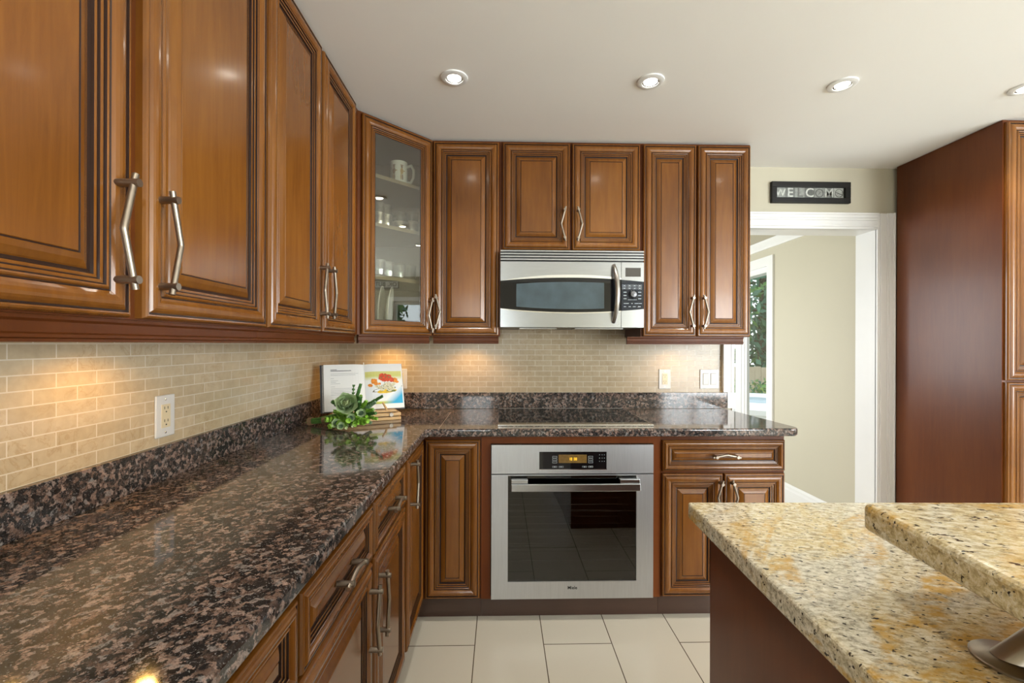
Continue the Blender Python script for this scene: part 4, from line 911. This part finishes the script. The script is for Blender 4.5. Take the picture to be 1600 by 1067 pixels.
for x, y, lab in ((atray(588, 2.31), 2.31, 'white plate standing upright at the left of the cabinet bottom'), (atray(603, 2.35), 2.35, 'white plate standing upright beside the leftmost plate in the cabinet bottom')):
    T = Matrix.Translation((x, y + .03, SZ[0] + .122)) @ Matrix.Rotation(R(4), 4, 'Y') @ Vector((1, .14, 0)).to_track_quat('Z', 'Y').to_matrix().to_4x4()
    tag(MB().lathe([(0, 0), (.07, 0), (.085, .006), (.12, .014), (.12, .018), (.084, .010), (.07, .005), (0, .005)], T, CERAM, 40).build('dinner_plate', origin=(x, y, SZ[0])), lab, 'plate', 'white plates in the glass cabinet')
T = Matrix.Translation((-.500, 2.47, SZ[0] + .0005)); tag(MB().lathe([(0, 0), (.05, 0), (.06, .004), (.10, .018), (.10, .021), (.058, .008), (0, .005)], T, CERAM, 40).build('dinner_plate', origin=(-.500, 2.47, SZ[0])), 'white plate lying flat on the cabinet bottom', 'plate', 'white plates in the glass cabinet')

# ------------------------------------------------------------------ outside
GZ = -.55
GRASS = simple('lawn', (.13, .22, .06), .9, vary=.3, vscale=3); g = struct(MB().box(-14, 24, -16, 30, GZ - .1, GZ, GRASS).build('ground'))
FENCE = wood('fence_wood', (.42, .32, .22), (.52, .42, .30), (.60, .50, .38), .8, 0)
BARK = simple('bark', (.10, .075, .05), .9, vary=.3, vscale=20)
FOL = [simple('foliage_' + n_, c, .6, vary=.5, vscale=3) for n_, c in (('blue_green', (.07, .17, .11)), ('mid_green', (.13, .27, .07)), ('dark', (.035, .10, .05)), ('yellow_green', (.26, .36, .08)))]
def foliage(m, c, rx, rz, n, size, mats):
    for _ in range(n):
        while True:
            p = Vector((random.uniform(-1, 1), random.uniform(-1, 1), random.uniform(-1, 1)))
            if .35 < p.length < 1: break
        q = c + Vector((p.x * rx, p.y * rx, p.z * rz)); d = Vector((random.gauss(0, 1), random.gauss(0, 1), random.gauss(0, .6))).normalized(); e = d.orthogonal().normalized(); e2 = d.cross(e); s_ = size * random.uniform(.6, 1.3); a = random.uniform(0, 6.28); ea = e * math.cos(a) + e2 * math.sin(a); eb = d.cross(ea)
        m.add([q - ea * s_, q - eb * s_ * .45, q + ea * s_, q + eb * s_ * .45], [(0, 1, 2, 3)], random.choice(mats))
def tree(x, y, h, r, label, mats, n=2600, size=.13):
    o = thing('tree', label, 'tree', (x, y, GZ), 'trees in the garden')
    m = MB(); m.tube([(x, y, GZ), (x + .1, y, GZ + h * .5), (x, y + .1, GZ + h * .9)], [.16, .11, .04], BARK, 9)
    for k in range(14):
        a = k * 2.4; zz_ = GZ + h * (.25 + .045 * k); L = r * .75; m.tube([(x, y, zz_), (x + math.cos(a) * L * .5, y + math.sin(a) * L * .5, zz_ + .25), (x + math.cos(a) * L, y + math.sin(a) * L, zz_ + .2)], [.05, .035, .012], BARK, 6)
    m.build('trunk', o); m = MB(); foliage(m, Vector((x, y, GZ + h * .58)), r, h * .46, n, size, mats); m.build('crown', o, recalc=False)
random.seed(21)
tree(7.4, 12.6, 6.5, 2.4, 'leafy green tree behind the fence, seen through the window beyond the doorway', [FOL[0], FOL[0], FOL[1], FOL[2]], 6000, .13)
tree(10.5, 3.0, 5.5, 1.9, 'leafy tree outside the right window, mirrored in the glass cabinet', [FOL[1], FOL[3], FOL[0]])
tree(10.0, -1.6, 5.0, 1.7, 'second leafy tree outside the right window, nearer the camera side', [FOL[1], FOL[2], FOL[0]])
tree(.5, -9.5, 4.5, 2.0, 'tree outside the large rear window', [FOL[1], FOL[2], FOL[3]]); tree(6.2, -9.5, 5.0, 2.0, 'tree outside the rear patio door', [FOL[1], FOL[2], FOL[0]])
o = thing('garden_fence', 'pale wooden board fence across the garden seen through the far window', 'fence', (8, 11.3, GZ))
m = MB()
for k in range(70): m.box(2.4 + k * .152, 2.4 + k * .152 + .145, 11.0, 11.02, GZ, .74 + .012 * (k % 3), FENCE)
m.build('boards', o)
m = MB()
for z in (GZ + .25, GZ + .95): m.box(2.4, 13, 11.02, 11.06, z, z + .08, FENCE)
m.build('rail', o)
m = MB(); 
for k in range(22): foliage(m, Vector((4.2 + k * .28, 9.6 + random.uniform(-.1, .1), GZ + .55)), .42, .62, 330, .05, [FOL[1], FOL[3], FOL[1], FOL[0]])
tag(m.build('hedge', origin=(7, 9.6, GZ), recalc=False), 'low leafy hedge in front of the garden fence', 'hedge')
o = thing('hot_tub', 'white hot tub with an oval blue-grey top in the garden outside the far window', 'hot tub', (3.75, 6.35, GZ))
TUB = simple('tub_white', (.86, .87, .88), .4, vary=.02); T = Matrix.Translation((3.75, 6.35, GZ))
MB().lathe([(0, 0), (.98, 0), (1.0, .05), (1.0, .95), (1.06, .98), (1.06, 1.04), (1.0, 1.06), (0, 1.06)], T, TUB, 48).build('shell', o)
MB().lathe([(0, 0), (.26, 0), (.24, .02), (.18, .035), (0, .04)], Matrix.Translation((3.62, 6.25, GZ + 1.06)), simple('tub_blue_grey', (.40, .50, .55), .3), 32, 1, 1).build('cover_pad', o)
